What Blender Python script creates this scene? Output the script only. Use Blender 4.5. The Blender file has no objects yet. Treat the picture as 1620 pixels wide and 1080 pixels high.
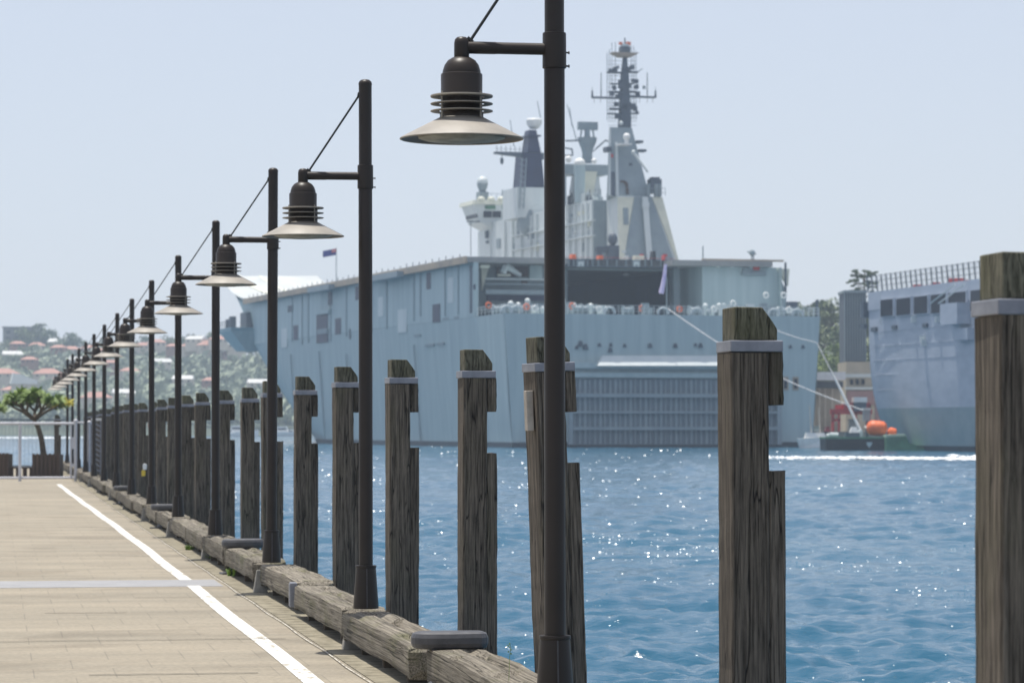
import bpy, math, random
import numpy as np
from mathutils import Vector, Matrix
R = math.radians
sc = bpy.context.scene
col = sc.collection
random.seed(7)

# ------------------------------------------------------------------ camera, sky, sun, exposure
CAM_Z = 2.8
PITCH = math.atan(136 / 5000.0)
cd = bpy.data.cameras.new("camera"); cam = bpy.data.objects.new("camera", cd); col.objects.link(cam)
cam.location = (0, 0, CAM_Z); cam.rotation_euler = (R(90) + PITCH, 0, 0)
cd.sensor_width = 36; cd.lens = 5000 / 1620 * 36
cd.clip_start = 0.1; cd.clip_end = 8000
cd.dof.use_dof = True; cd.dof.focus_distance = 21; cd.dof.aperture_fstop = 6.3
sc.camera = cam
SUN_EL, SUN_AZ = 79, -46           # azimuth from +Y, negative = to the left
w = bpy.data.worlds.new("World"); sc.world = w; w.use_nodes = True
wn = w.node_tree.nodes; sky = wn.new("ShaderNodeTexSky"); sky.sky_type = 'NISHITA'; sky.sun_disc = False
sky.sun_elevation = R(SUN_EL); sky.sun_rotation = R(SUN_AZ)
sky.air_density = 1.0; sky.dust_density = 1.2; sky.ozone_density = 1.6
bg = wn["Background"]; bg.inputs[1].default_value = 0.145
veil = wn.new("ShaderNodeMixRGB"); veil.inputs[0].default_value = 0.74; veil.inputs[2].default_value = (3.95, 4.15, 4.75, 1)   # even pale tint mixed over the sky colour
w.node_tree.links.new(sky.outputs[0], veil.inputs[1]); w.node_tree.links.new(veil.outputs[0], bg.inputs[0])
sd = bpy.data.lights.new("sun", 'SUN'); sun = bpy.data.objects.new("sun", sd); col.objects.link(sun)
sd.energy = 5.0; sd.angle = R(0.55); sd.color = (1, 0.955, 0.88)
sdir = Vector((math.sin(R(SUN_AZ)) * math.cos(R(SUN_EL)), math.cos(R(SUN_AZ)) * math.cos(R(SUN_EL)), math.sin(R(SUN_EL))))
sun.rotation_euler = sdir.to_track_quat('Z', 'Y').to_euler()
sun.location = (0, 0, 60)
sc.view_settings.view_transform = 'Standard'; sc.view_settings.look = 'None'
sc.view_settings.exposure = 0.2; sc.view_settings.gamma = 1
sc.cycles.use_denoising = True
sc.cycles.volume_bounces = 1
sc.cycles.max_bounces = 6
HAZE = 0.00023

# ------------------------------------------------------------------ helpers
def tag(o, label=None, cat=None, group=None, kind=None):
    if label: o["label"] = label
    if cat: o["category"] = cat
    if group: o["group"] = group
    if kind: o["kind"] = kind
    return o
def empty(name, loc=(0, 0, 0), rz=0, label=None, cat=None, group=None):
    o = bpy.data.objects.new(name, None); col.objects.link(o)
    o.location = loc; o.rotation_euler = (0, 0, rz); o.empty_display_size = 0.2
    return tag(o, label, cat, group)
LAMPX = [(876, "nearest"), (583, "second"), (433, "third"), (343, "fourth"), (285, "fifth"), (238, "sixth"), (207, "seventh"), (184, "eighth"), (165, "ninth"), (148, "tenth"), (135, "eleventh"), (124, "twelfth")]
def where(px):
    if px < 100: return "left of all the lamp posts at photo x share %d percent" % round(px / 16.2) if 0 else ("above the leftmost planter" if px < 22 else "above the bench" if px < 50 else "above the dragon tree" if px < 80 else "just left of the farthest lamp")
    for (a, n), (c, m) in zip(LAMPX, LAMPX[1:]):
        if a >= px > c: return "between the %s and %s lamp posts" % (n, m)
    return "beyond the farthest lamp posts"
SEEN = {}
def copy_tree(o, parent=None):
    c = o.copy(); col.objects.link(c); c.parent = parent
    for ch in list(o.children): copy_tree(ch, c)
    return c
def ray(px, py):
    X = (px - 810) / 5000.0; Y = (540 - py) / 5000.0
    return Vector((X, math.cos(PITCH) - math.sin(PITCH) * Y, math.sin(PITCH) + math.cos(PITCH) * Y))
def at(px, py, D):
    d = ray(px, py); return Vector((0, 0, CAM_Z)) + d * (D / d.y)
class MB:
    def __init__(s): s.v = []; s.f = []; s.sm = []
    def add(s, vs, fs, smooth=False):
        n = len(s.v); s.v.extend([tuple(p) for p in vs])
        s.f.extend([tuple(i + n for i in f) for f in fs]); s.sm.extend([smooth] * len(fs)); return s
    def hexa(s, p):      # 8 points: bottom 4 (ccw), top 4
        return s.add(p, [(3, 2, 1, 0), (4, 5, 6, 7), (0, 1, 5, 4), (1, 2, 6, 5), (2, 3, 7, 6), (3, 0, 4, 7)])
    def box(s, x0, x1, y0, y1, z0, z1):
        return s.hexa([(x0, y0, z0), (x1, y0, z0), (x1, y1, z0), (x0, y1, z0), (x0, y0, z1), (x1, y0, z1), (x1, y1, z1), (x0, y1, z1)])
    def frus(s, b, t, z0, z1):   # b,t = (x0,x1,y0,y1)
        return s.hexa([(b[0], b[2], z0), (b[1], b[2], z0), (b[1], b[3], z0), (b[0], b[3], z0), (t[0], t[2], z1), (t[1], t[2], z1), (t[1], t[3], z1), (t[0], t[3], z1)])
    def prism_xz(s, pts, y0, y1):   # pts ccw seen from -y
        n = len(pts); v = [(x, y0, z) for x, z in pts] + [(x, y1, z) for x, z in pts]
        return s.add(v, [tuple(range(n)), tuple(reversed(range(n, 2 * n)))] + [(i, i + n, (i + 1) % n + n, (i + 1) % n) for i in range(n)])
    def prism_yz(s, pts, x0, x1):
        n = len(pts); v = [(x0, y, z) for y, z in pts] + [(x1, y, z) for y, z in pts]
        return s.add(v, [tuple(range(n)), tuple(reversed(range(n, 2 * n)))] + [(i, i + n, (i + 1) % n + n, (i + 1) % n) for i in range(n)])
    def prism_xy(s, pts, z0, z1):
        n = len(pts); v = [(x, y, z0) for x, y in pts] + [(x, y, z1) for x, y in pts]
        return s.add(v, [tuple(reversed(range(n))), tuple(range(n, 2 * n))] + [(i, (i + 1) % n, (i + 1) % n + n, i + n) for i in range(n)])
    def tube(s, p0, p1, r0, r1=None, n=8, caps=True):
        r1 = r0 if r1 is None else r1
        p0 = Vector(p0); p1 = Vector(p1); d = (p1 - p0).normalized()
        a = d.orthogonal().normalized(); b = d.cross(a)
        v = []
        for p, r in ((p0, r0), (p1, r1)):
            for k in range(n):
                t = 2 * math.pi * k / n; v.append(p + (a * math.cos(t) + b * math.sin(t)) * r)
        s.add(v, [(i, (i + 1) % n, (i + 1) % n + n, i + n) for i in range(n)], True)
        if caps: m = len(s.v) - 2 * n; s.f += [tuple(m + i for i in reversed(range(n))), tuple(m + n + i for i in range(n))]; s.sm += [False, False]
        return s
    def path(s, pts, r, n=6):
        for a, b in zip(pts, pts[1:]): s.tube(a, b, r, r, n)
        return s
    def lathe(s, prof, c=(0, 0, 0), n=32, caps=True):   # prof: (r,z) bottom to top
        v = []
        for r, z in prof:
            for k in range(n):
                t = 2 * math.pi * k / n; v.append((c[0] + r * math.cos(t), c[1] + r * math.sin(t), c[2] + z))
        fs = []
        for j in range(len(prof) - 1):
            for k in range(n): fs.append((j * n + k, j * n + (k + 1) % n, (j + 1) * n + (k + 1) % n, (j + 1) * n + k))
        s.add(v, fs, True)
        if caps:
            m = len(s.v) - n * len(prof)
            s.f += [tuple(m + i for i in reversed(range(n))), tuple(m + n * (len(prof) - 1) + i for i in range(n))]; s.sm += [True, True]
        return s
    def sphere(s, c, r, n=16, m=8, sz=1):
        return s.lathe([(max(1e-3, r * math.sin(math.pi * j / m)), -r * sz * math.cos(math.pi * j / m)) for j in range(m + 1)], c, n, False)
    def build(s, name, m, parent=None, bevel=0, angle=35):
        me = bpy.data.meshes.new(name); me.from_pydata(s.v, [], s.f)
        me.polygons.foreach_set("use_smooth", s.sm)
        if any(s.sm): me.set_sharp_from_angle(angle=R(angle))
        me.materials.append(m); me.update()
        o = bpy.data.objects.new(name, me); col.objects.link(o)
        if parent is not None: o.parent = parent
        if bevel:
            b = o.modifiers.new("bevel", 'BEVEL'); b.width = bevel; b.segments = 2; b.limit_method = 'ANGLE'
        return o

def mat(name, c1, c2=None, rough=0.6, metal=0.0, scale=3.0, stretch=(1, 1, 1), bump=0.0, detail=6, lo=0.35, hi=0.65, c3=None, spec=0.5, bscale=None, dist=0.02):
    m = bpy.data.materials.new(name); m.use_nodes = True; N = m.node_tree.nodes; Lk = m.node_tree.links
    p = N["Principled BSDF"]; p.inputs["Roughness"].default_value = rough; p.inputs["Metallic"].default_value = metal
    p.inputs["Specular IOR Level"].default_value = spec
    if c2 is None: c2 = tuple(x * 0.85 for x in c1)
    tc = N.new("ShaderNodeTexCoord"); mp = N.new("ShaderNodeMapping"); mp.inputs["Scale"].default_value = stretch
    Lk.new(tc.outputs["Object"], mp.inputs[0])
    nz = N.new("ShaderNodeTexNoise"); nz.inputs["Scale"].default_value = scale; nz.inputs["Detail"].default_value = detail
    nz.inputs["Roughness"].default_value = 0.62
    Lk.new(mp.outputs[0], nz.inputs["Vector"])
    cr = N.new("ShaderNodeValToRGB"); e = cr.color_ramp.elements
    e[0].position = lo; e[0].color = (*c2, 1); e[1].position = hi; e[1].color = (*c1, 1)
    if c3: x = e.new((lo + hi) / 2); x.color = (*c3, 1)
    Lk.new(nz.outputs[0], cr.inputs[0]); Lk.new(cr.outputs[0], p.inputs["Base Color"])
    if bump:
        src = nz
        if bscale:
            src = N.new("ShaderNodeTexNoise"); src.inputs["Scale"].default_value = bscale; src.inputs["Detail"].default_value = 8
            Lk.new(mp.outputs[0], src.inputs["Vector"])
        b = N.new("ShaderNodeBump"); b.inputs["Strength"].default_value = bump; b.inputs["Distance"].default_value = dist
        Lk.new(src.outputs[0], b.inputs["Height"]); Lk.new(b.outputs[0], p.inputs["Normal"])
    return m
def wood(name, dark, light, axis, moss=(0.07, 0.075, 0.03), mossamt=0.35, crack=0.6, gs=34, gx=0.035):
    """weathered timber: long grain along axis, dark checks, moss patches"""
    m = bpy.data.materials.new(name); m.use_nodes = True; N = m.node_tree.nodes; Lk = m.node_tree.links
    p = N["Principled BSDF"]; p.inputs["Roughness"].default_value = 0.88; p.inputs["Specular IOR Level"].default_value = 0.25
    tc = N.new("ShaderNodeTexCoord")
    oi = N.new("ShaderNodeObjectInfo"); ad = N.new("ShaderNodeVectorMath"); ad.operation = 'ADD'
    sc_ = N.new("ShaderNodeVectorMath"); sc_.operation = 'SCALE'; sc_.inputs[0].default_value = (13.0, 7.0, 23.0)
    Lk.new(oi.outputs["Random"], sc_.inputs["Scale"])
    Lk.new(tc.outputs["Object"], ad.inputs[0]); Lk.new(sc_.outputs[0], ad.inputs[1])
    def noise(sx, scale, det=8, rgh=0.65, dis=0.0):
        mp = N.new("ShaderNodeMapping"); v = [1, 1, 1]; v[axis] = sx; mp.inputs["Scale"].default_value = v
        Lk.new(ad.outputs[0], mp.inputs[0]); n = N.new("ShaderNodeTexNoise"); n.inputs["Scale"].default_value = scale
        n.inputs["Detail"].default_value = det; n.inputs["Roughness"].default_value = rgh; n.inputs["Distortion"].default_value = dis
        Lk.new(mp.outputs[0], n.inputs["Vector"]); return n
    g = noise(gx, gs, 8, 0.72); big = noise(0.4, 3.2, 4); cr = noise(gx * 1.4, 13, 3, 0.5, 0.15)
    r1 = N.new("ShaderNodeValToRGB"); r1.color_ramp.elements[0].position = 0.345; r1.color_ramp.elements[0].color = (*dark, 1)
    r1.color_ramp.elements[1].position = 0.68; r1.color_ramp.elements[1].color = (*light, 1); Lk.new(g.outputs[0], r1.inputs[0])
    r2 = N.new("ShaderNodeValToRGB"); r2.color_ramp.elements[0].position = 0.52; r2.color_ramp.elements[0].color = (0, 0, 0, 1)
    r2.color_ramp.elements[1].position = 0.72; r2.color_ramp.elements[1].color = (mossamt,) * 3 + (1,); Lk.new(big.outputs[0], r2.inputs[0])
    mx = N.new("ShaderNodeMixRGB"); Lk.new(r2.outputs[0], mx.inputs[0]); Lk.new(r1.outputs[0], mx.inputs[1]); mx.inputs[2].default_value = (*moss, 1)
    r3 = N.new("ShaderNodeValToRGB"); el = r3.color_ramp.elements
    el[0].position = 0.485; el[0].color = (0, 0, 0, 1); el[1].position = 0.515; el[1].color = (0, 0, 0, 1); x = el.new(0.5); x.color = (1, 1, 1, 1)
    Lk.new(cr.outputs[0], r3.inputs[0])
    ml = N.new("ShaderNodeMath"); ml.operation = 'MULTIPLY'; ml.inputs[1].default_value = crack; Lk.new(r3.outputs[0], ml.inputs[0])
    mx2 = N.new("ShaderNodeMixRGB"); Lk.new(ml.outputs[0], mx2.inputs[0]); Lk.new(mx.outputs[0], mx2.inputs[1]); mx2.inputs[2].default_value = (dark[0] * .35, dark[1] * .35, dark[2] * .35, 1)
    vv = N.new("ShaderNodeMixRGB"); vv.blend_type = 'MULTIPLY'; vv.inputs[0].default_value = 1
    r4 = N.new("ShaderNodeMapRange"); r4.inputs["To Min"].default_value = 0.8; r4.inputs["To Max"].default_value = 1.15; Lk.new(oi.outputs["Random"], r4.inputs["Value"])
    Lk.new(mx2.outputs[0], vv.inputs[1]); Lk.new(r4.outputs[0], vv.inputs[2]); Lk.new(vv.outputs[0], p.inputs["Base Color"])
    sb = N.new("ShaderNodeMath"); sb.operation = 'SUBTRACT'; Lk.new(g.outputs[0], sb.inputs[0]); Lk.new(r3.outputs[0], sb.inputs[1])
    b = N.new("ShaderNodeBump"); b.inputs["Strength"].default_value = 0.7; b.inputs["Distance"].default_value = 0.008
    Lk.new(sb.outputs[0], b.inputs["Height"]); Lk.new(b.outputs[0], p.inputs["Normal"])
    return m

M = {}
M['bronze'] = mat("bronze_paint", (0.030, 0.023, 0.019), (0.022, 0.017, 0.014), rough=0.42, scale=2.5, bump=0.05, bscale=60, spec=0.28, dist=0.002)
M['shade'] = mat("shade_paint", (0.32, 0.29, 0.25), (0.24, 0.22, 0.19), rough=0.55, scale=5, spec=0.5)
M['ring'] = mat("ring_paint", (0.30, 0.27, 0.22), (0.2, 0.18, 0.15), rough=0.5, scale=5)
M['lens'] = mat("lens_glass", (0.25, 0.25, 0.22), (0.12, 0.12, 0.1), rough=0.45, scale=9)
M['cable'] = mat("steel_cable", (0.03, 0.03, 0.028), rough=0.45, metal=0.4)
M['pile'] = wood("pile_timber", (0.016, 0.0135, 0.011), (0.20, 0.170, 0.135), 2, mossamt=0.25, gs=70, crack=1)
M['piletop'] = wood("pile_end_timber", (0.02, 0.02, 0.014), (0.20, 0.19, 0.14), 2, moss=(0.11, 0.11, 0.055), mossamt=0.5, gs=55, gx=.12)
M['kerb'] = wood("kerb_timber", (0.035, 0.03, 0.022), (0.31, 0.275, 0.22), 1, moss=(0.085, 0.09, 0.03), mossamt=0.55, crack=.8, gs=75, gx=.010)
M['galv'] = mat("galvanised_steel", (0.27, 0.28, 0.315), (0.18, 0.19, 0.22), rough=0.5, metal=0.25, scale=7, bump=0.1)
M['iron'] = mat("black_iron", (0.07, 0.07, 0.075), (0.045, 0.045, 0.05), rough=0.5, scale=12, bump=0.2)
M['conc'] = mat("grey_concrete", (0.30, 0.28, 0.24), (0.2, 0.19, 0.165), rough=0.9, scale=9, bump=0.2)
M['white'] = mat("white_paint", (0.78, 0.78, 0.76), (0.66, 0.66, 0.64), rough=0.5, scale=2)
M['fence'] = mat("fence_paint", (0.55, 0.55, 0.58), (0.45, 0.45, 0.48), rough=0.5)
M['hull'] = mat("hull_paint", (0.375, 0.465, 0.475), (0.29, 0.375, 0.40), rough=0.55, scale=0.8, lo=.3, hi=.62, stretch=(1, 1, 0.07), detail=9)
M['hull_up'] = mat("upper_hull_paint", (0.42, 0.51, 0.52), (0.32, 0.41, 0.43), rough=0.55, scale=0.5, stretch=(1, 1, 0.05), detail=8)
M['super'] = mat("superstructure_paint", (0.58, 0.62, 0.615), (0.50, 0.55, 0.555), rough=0.5, scale=0.5, stretch=(1, 1, 0.15))
M['cream'] = mat("pale_panel_paint", (0.66, 0.66, 0.54), (0.55, 0.56, 0.47), rough=0.5, scale=0.4)
M['grey'] = mat("ship_grey", (0.25, 0.305, 0.33), (0.20, 0.25, 0.28), rough=0.6, scale=0.4)
M['dgrey'] = mat("dark_ship_grey", (0.085, 0.11, 0.14), (0.06, 0.08, 0.105), rough=0.6, scale=0.5)
M['navy'] = mat("navy_paint_and_shade", (0.014, 0.024, 0.075), (0.009, 0.016, 0.05), rough=0.5, scale=0.4)  # true navy on the funnel, put-in shade in the hangar
M['boot'] = mat("boot_topping", (0.03, 0.045, 0.06), (0.02, 0.03, 0.04), rough=0.6, scale=0.6)
M['glass'] = mat("dark_glass", (0.02, 0.025, 0.04), (0.015, 0.02, 0.03), rough=0.3, spec=.15)
M['deckedge'] = mat("deck_edge_paint", (0.42, 0.33, 0.24), (0.27, 0.23, 0.19), rough=0.8, scale=0.25)
M['shipdeck'] = mat("ship_deck_coating", (0.30, 0.30, 0.29), (0.23, 0.23, 0.23), rough=0.9, scale=0.3)
M['rampwhite'] = mat("ramp_paint", (0.47, 0.49, 0.48), (0.38, 0.40, 0.40), rough=0.7, scale=0.2)
M['orange'] = mat("orange_rubber", (0.75, 0.15, 0.035), (0.6, 0.1, 0.02), rough=0.5, scale=1.2)
M['red'] = mat("red_paint", (0.50, 0.035, 0.03), (0.36, 0.03, 0.03), rough=0.5, scale=1)
M['tan'] = mat("tan_render", (0.46, 0.40, 0.31), (0.36, 0.32, 0.25), rough=0.9, scale=0.5)
M['pinkwall'] = mat("pink_render", (0.35, 0.22, 0.21), (0.28, 0.17, 0.17), rough=0.9, scale=0.5)
M['green'] = mat("green_deck_paint", (0.08, 0.22, 0.13), (0.05, 0.13, 0.08), rough=0.6, scale=0.8)
M['black'] = mat("black_hull_paint", (0.015, 0.02, 0.025), (0.01, 0.013, 0.016), rough=0.5, scale=1)
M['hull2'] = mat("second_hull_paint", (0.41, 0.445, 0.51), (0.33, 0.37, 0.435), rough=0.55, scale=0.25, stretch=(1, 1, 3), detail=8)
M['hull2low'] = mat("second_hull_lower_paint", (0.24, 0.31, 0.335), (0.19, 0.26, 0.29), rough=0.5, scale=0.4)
M['terra'] = mat("terracotta_roof", (0.42, 0.22, 0.17), (0.32, 0.18, 0.14), rough=0.9, scale=0.8)
M['paleroof'] = mat("pale_metal_roof", (0.55, 0.55, 0.53), (0.42, 0.42, 0.41), rough=0.6, scale=0.8)
M['housewall'] = mat("cream_house_wall", (0.62, 0.55, 0.45), (0.5, 0.44, 0.37), rough=0.9, scale=0.8)
M['brickwall'] = mat("brick_house_wall", (0.32, 0.17, 0.12), (0.24, 0.13, 0.09), rough=0.9, scale=0.8)
M['darkwall'] = mat("grey_block_wall", (0.17, 0.17, 0.17), (0.12, 0.12, 0.13), rough=0.9, scale=0.3)
M['bark'] = mat("bark", (0.11, 0.085, 0.06), (0.06, 0.05, 0.035), rough=0.95, scale=6, bump=0.4)
M['soil'] = mat("soil", (0.09, 0.07, 0.05), rough=1)
M['slat'] = mat("planter_timber", (0.10, 0.065, 0.05), (0.06, 0.04, 0.032), rough=0.8, scale=8, stretch=(1, 1, 0.1))
M['yellow'] = mat("yellow_plastic", (0.7, 0.5, 0.05), rough=0.5)
M['flagblue'] = mat("flag_blue", (0.02, 0.03, 0.22), rough=0.8)
M['flagred'] = mat("flag_red", (0.5, 0.03, 0.06), rough=0.8)
M['rope'] = mat("pale_rope", (0.48, 0.49, 0.50), (0.38, 0.39, 0.4), rough=0.9)
M['grass'] = mat("weed_green", (0.16, 0.26, 0.03), (0.08, 0.15, 0.02), rough=0.7)
def leafmat(name, dark, light, scale):
    return mat(name, light, dark, rough=0.65, scale=scale, detail=3, lo=0.35, hi=0.7)
M['leaf_dark'] = leafmat("dark_foliage", (0.035, 0.06, 0.022), (0.10, 0.15, 0.05), 0.35)
M['leaf_olive'] = leafmat("olive_foliage", (0.06, 0.085, 0.03), (0.17, 0.21, 0.07), 0.35)
M['leaf_lime'] = leafmat("lime_foliage", (0.10, 0.15, 0.03), (0.24, 0.30, 0.07), 0.35)
M['leaf_dragon'] = leafmat("sword_leaf", (0.07, 0.13, 0.025), (0.26, 0.36, 0.08), 2.2)
M['leaf_yellow'] = leafmat("yellow_sword_leaf", (0.3, 0.28, 0.02), (0.6, 0.5, 0.04), 2.2)

# ------------------------------------------------------------------ water
def make_water():
    rows = [22.0]
    while rows[-1] < 1150: rows.append(rows[-1] * 1.0031)
    ys = np.array(rows); ts = np.linspace(-0.27, 0.30, 560)
    Y, T = np.meshgrid(ys, ts, indexing='ij'); X = Y * T
    H = np.zeros_like(X); rng = np.random.RandomState(3)
    dy = Y * 0.0031; dx = Y * (0.57 / 560)
    for k in range(64):
        lam = 0.19 * (24 ** (k / 63.0))
        ang = R(70) + rng.normal(0, R(42))
        kx, ky = 2 * np.pi / lam * math.cos(ang), 2 * np.pi / lam * math.sin(ang)
        amp = 0.0098 * lam ** 0.78 * rng.uniform(0.6, 1.3)
        if lam > 3.2: amp *= 0.55
        att = np.clip(lam / (2.1 * np.maximum(dy * abs(math.sin(ang)), dx * abs(math.cos(ang)))) - 0.8, 0, 1)
        ph = kx * X + ky * Y + rng.uniform(0, 6.28) + 0.8 * np.sin(0.13 * X + 0.07 * Y + k)
        s = np.sin(ph); H += amp * att * (s + 0.14 * np.sin(2 * ph + 1.57) )
    env = 0.75 + 0.35 * np.sin(X * 0.11 + 1.7 * np.sin(Y * 0.045)) * np.sin(Y * 0.06 + np.sin(X * 0.09))
    H *= env * 1.0
    n, m = X.shape
    v = np.stack([X, Y, H], -1).reshape(-1, 3)
    i = np.arange(n - 1)[:, None] * m + np.arange(m - 1)[None, :]
    q = np.stack([i, i + 1, i + m + 1, i + m], -1).reshape(-1, 4)
    # added glint facets, tilted to mirror the sun towards the camera
    slope = np.zeros_like(H); slope[:-1] = (H[1:] - H[:-1]) / (Y[1:] - Y[:-1])
    V2 = []; Q2 = []; nb = len(v); cnt = 0; tries = 0
    while cnt < 12000 and tries < 600000:
        tries += 1; a_ = rng.randint(10, n - 4); b_ = rng.randint(2, m - 2)
        x_, y_ = X[a_, b_], Y[a_, b_]
        if x_ < 3.9 - .164 * y_ or y_ > 520: continue
        g = math.sin(x_ * .9 + 2 * math.sin(y_ * .21)) * math.sin(y_ * .33 + math.sin(x_ * .5)) + .5 * math.sin(x_ * .23 + y_ * .09)
        if rng.rand() > .05 + .9 * max(0, g - .15) or slope[a_, b_] < 0.03: continue
        r_ = y_ * 0.00015 * (0.5 + 1.3 * rng.rand() ** 2); cnt += 1; base = nb + len(V2)
        vd = Vector((-x_, -y_, 2.8)).normalized() if False else Vector((0, -1, .05)).normalized()
        nn_ = (vd + sdir).normalized() + Vector(rng.normal(0, .05, 3)); nn_.normalize()
        e1 = nn_.cross(Vector((0, 0, 1))).normalized(); e2 = nn_.cross(e1).normalized(); c0 = Vector((x_, y_, H[a_, b_] + r_ * .3))
        for sx, sy in ((-1.7, 0), (0, -.8), (1.7, 0), (0, .8)): V2.append(tuple(c0 + e1 * sx * r_ + e2 * sy * r_))
        Q2.append((base, base + 1, base + 2, base + 3) if (e1.cross(e2)).dot(nn_) > 0 else (base + 3, base + 2, base + 1, base))
    nq = len(q); v = np.vstack([v, np.array(V2)]); q = np.vstack([q, np.array(Q2)]); nfac = len(Q2)
    ext = np.array([(-2300, -200, -0.35), (2300, -200, -0.35), (2300, 2300, -0.35), (-2300, 2300, -0.35)], float)
    b = len(v); v = np.vstack([v, ext]); q = np.vstack([q, [[b, b + 1, b + 2, b + 3]]])
    me = bpy.data.meshes.new("water"); me.vertices.add(len(v)); me.vertices.foreach_set("co", v.astype(np.float32).ravel())
    me.loops.add(q.size); me.loops.foreach_set("vertex_index", q.ravel().astype(np.int32))
    me.polygons.add(len(q)); me.polygons.foreach_set("loop_start", np.arange(0, q.size, 4, dtype=np.int32))
    me.polygons.foreach_set("use_smooth", np.ones(len(q), bool)); me.update(calc_edges=True); me.validate()
    o = bpy.data.objects.new("water", me); col.objects.link(o); tag(o, kind="structure")
    mt = bpy.data.materials.new("harbour_water"); mt.use_nodes = True; N = mt.node_tree.nodes; Lk = mt.node_tree.links
    p = N["Principled BSDF"]; p.inputs["Roughness"].default_value = 0.10; p.inputs["IOR"].default_value = 1.33
    tc = N.new("ShaderNodeTexCoord")
    nz = N.new("ShaderNodeTexNoise"); nz.inputs["Scale"].default_value = 0.02; Lk.new(tc.outputs["Object"], nz.inputs["Vector"])
    cr = N.new("ShaderNodeValToRGB"); cr.color_ramp.elements[0].color = (0.010, 0.066, 0.130, 1); cr.color_ramp.elements[1].color = (0.018, 0.10, 0.160, 1)
    Lk.new(nz.outputs[0], cr.inputs[0]); Lk.new(cr.outputs[0], p.inputs["Base Color"])
    def nn(scale, st, det):
        mp = N.new("ShaderNodeMapping"); mp.inputs["Scale"].default_value = st; Lk.new(tc.outputs["Object"], mp.inputs[0])
        x = N.new("ShaderNodeTexNoise"); x.inputs["Scale"].default_value = scale; x.inputs["Detail"].default_value = det
        x.inputs["Roughness"].default_value = 0.6; Lk.new(mp.outputs[0], x.inputs["Vector"]); return x
    b1 = N.new("ShaderNodeBump"); b1.inputs["Strength"].default_value = 0.8; b1.inputs["Distance"].default_value = 0.03
    b2 = N.new("ShaderNodeBump"); b2.inputs["Strength"].default_value = 0.7; b2.inputs["Distance"].default_value = 0.13
    a1 = nn(8.0, (0.6, 1.0, 1), 5); a2 = nn(0.9, (0.55, 1, 1), 4)
    Lk.new(a2.outputs[0], b2.inputs["Height"]); Lk.new(a1.outputs[0], b1.inputs["Height"])
    Lk.new(b2.outputs[0], b1.inputs["Normal"]); last = b1
    Lk.new(last.outputs[0], p.inputs["Normal"])
    me.materials.append(mt)
    cm = bpy.data.materials.new("glint_facet_water"); cm.use_nodes = True; cp = cm.node_tree.nodes["Principled BSDF"]
    cp.inputs["Base Color"].default_value = (0.02, 0.12, 0.2, 1); cp.inputs["Roughness"].default_value = 0.22; cp.inputs["IOR"].default_value = 1.33; me.materials.append(cm)
    mi = np.zeros(len(me.polygons), np.int32); mi[nq:nq + nfac] = 1; me.polygons.foreach_set("material_index", mi); me.update()
make_water()
def wake(name, x0, x1, ya, yb, D0, D1, seed):
    """broken foam on the water: many small flat flecks"""
    rg = random.Random(seed); b = MB()
    for _ in range(430):
        t = rg.random(); D = D0 + (D1 - D0) * t + rg.gauss(0, ya); px = x0 + (x1 - x0) * t
        X = (px - 810) / 5000 * D + rg.gauss(0, yb); r = rg.uniform(0.1, 0.5) * (.4 + .6 * t) * (1 if math.sin(t * 40) + math.sin(t * 97) > -.9 else .4); z = rg.uniform(0.05, 0.16) + (.25 * rg.random() if t > .93 else 0); k = 5
        a0 = rg.random() * 6
        pts = [(X + r * 1.6 * math.cos(a0 + i * 1.257), D + r * math.sin(a0 + i * 1.257), z + rg.uniform(-.06, .06)) for i in range(k)]
        b.add(pts + [(X, D, z + 0.12)], [(i, (i + 1) % k, k) for i in range(k)])
    return b
foam = bpy.data.materials.new("foam"); foam.use_nodes = True
foam.node_tree.nodes["Principled BSDF"].inputs["Base Color"].default_value = (0.85, 0.87, 0.88, 1); foam.node_tree.nodes["Principled BSDF"].inputs["Roughness"].default_value = 0.8
tag(wake("wake", 1215, 1545, 1.9, 1.0, 283, 272, 1).build("wake", foam), "white wake left on the blue water in front of the second grey ship", "wake", kind="stuff")
tag(wake("wake", -60, 112, 14, 3, 840, 820, 2).build("wake", foam), "white wake line on the far water behind the fence", "wake", kind="stuff")

# ------------------------------------------------------------------ hills
def terrain(name, x0, x1, y0, y1, nx, ny, f, m):
    b = MB(); v = []; fs = []
    for j in range(ny + 1):
        for i in range(nx + 1):
            x = x0 + (x1 - x0) * i / nx; y = y0 + (y1 - y0) * j / ny; v.append((x, y, f(x, y)))
    for j in range(ny):
        for i in range(nx): a = j * (nx + 1) + i; fs.append((a, a + 1, a + nx + 2, a + nx + 1))
    b.add(v, fs, True); return tag(b.build(name, m), kind="structure")
def smooth(t): t = max(0, min(1, t)); return t * t * (3 - 2 * t)
def hill_far(x, y):
    s = smooth((y - 1130 - 25 * math.sin(x * 0.013)) / 380)
    ridge = 33 + 3.0 * math.sin(x * 0.021 + 1) + 2.2 * math.sin(x * 0.05) + 8 * smooth((x - 300) / 400) 
    return -1.5 + 5 * smooth((y - 1098) / 12) + s * (ridge - 5) + 1.2 * math.sin(x * 0.06 + y * 0.03) * s
def hill_right(x, y):
    s = smooth((y - 520) / 210) * smooth((x - 20) / 45)
    return -1.5 + s * (23 + 1.5 * math.sin(x * .09) + 1.2 * math.sin(y * .05)) + 3 * smooth((y - 505) / 10) * smooth((x - 20) / 45)
M['scrub'] = mat("hill_scrub", (0.07, 0.085, 0.05), (0.045, 0.06, 0.035), rough=1, scale=0.05)
terrain("hill", -1500, 1700, 1080, 2100, 90, 40, hill_far, M['scrub'])
terrain("headland", 20, 520, 500, 900, 40, 30, hill_right, M['scrub'])

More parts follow.
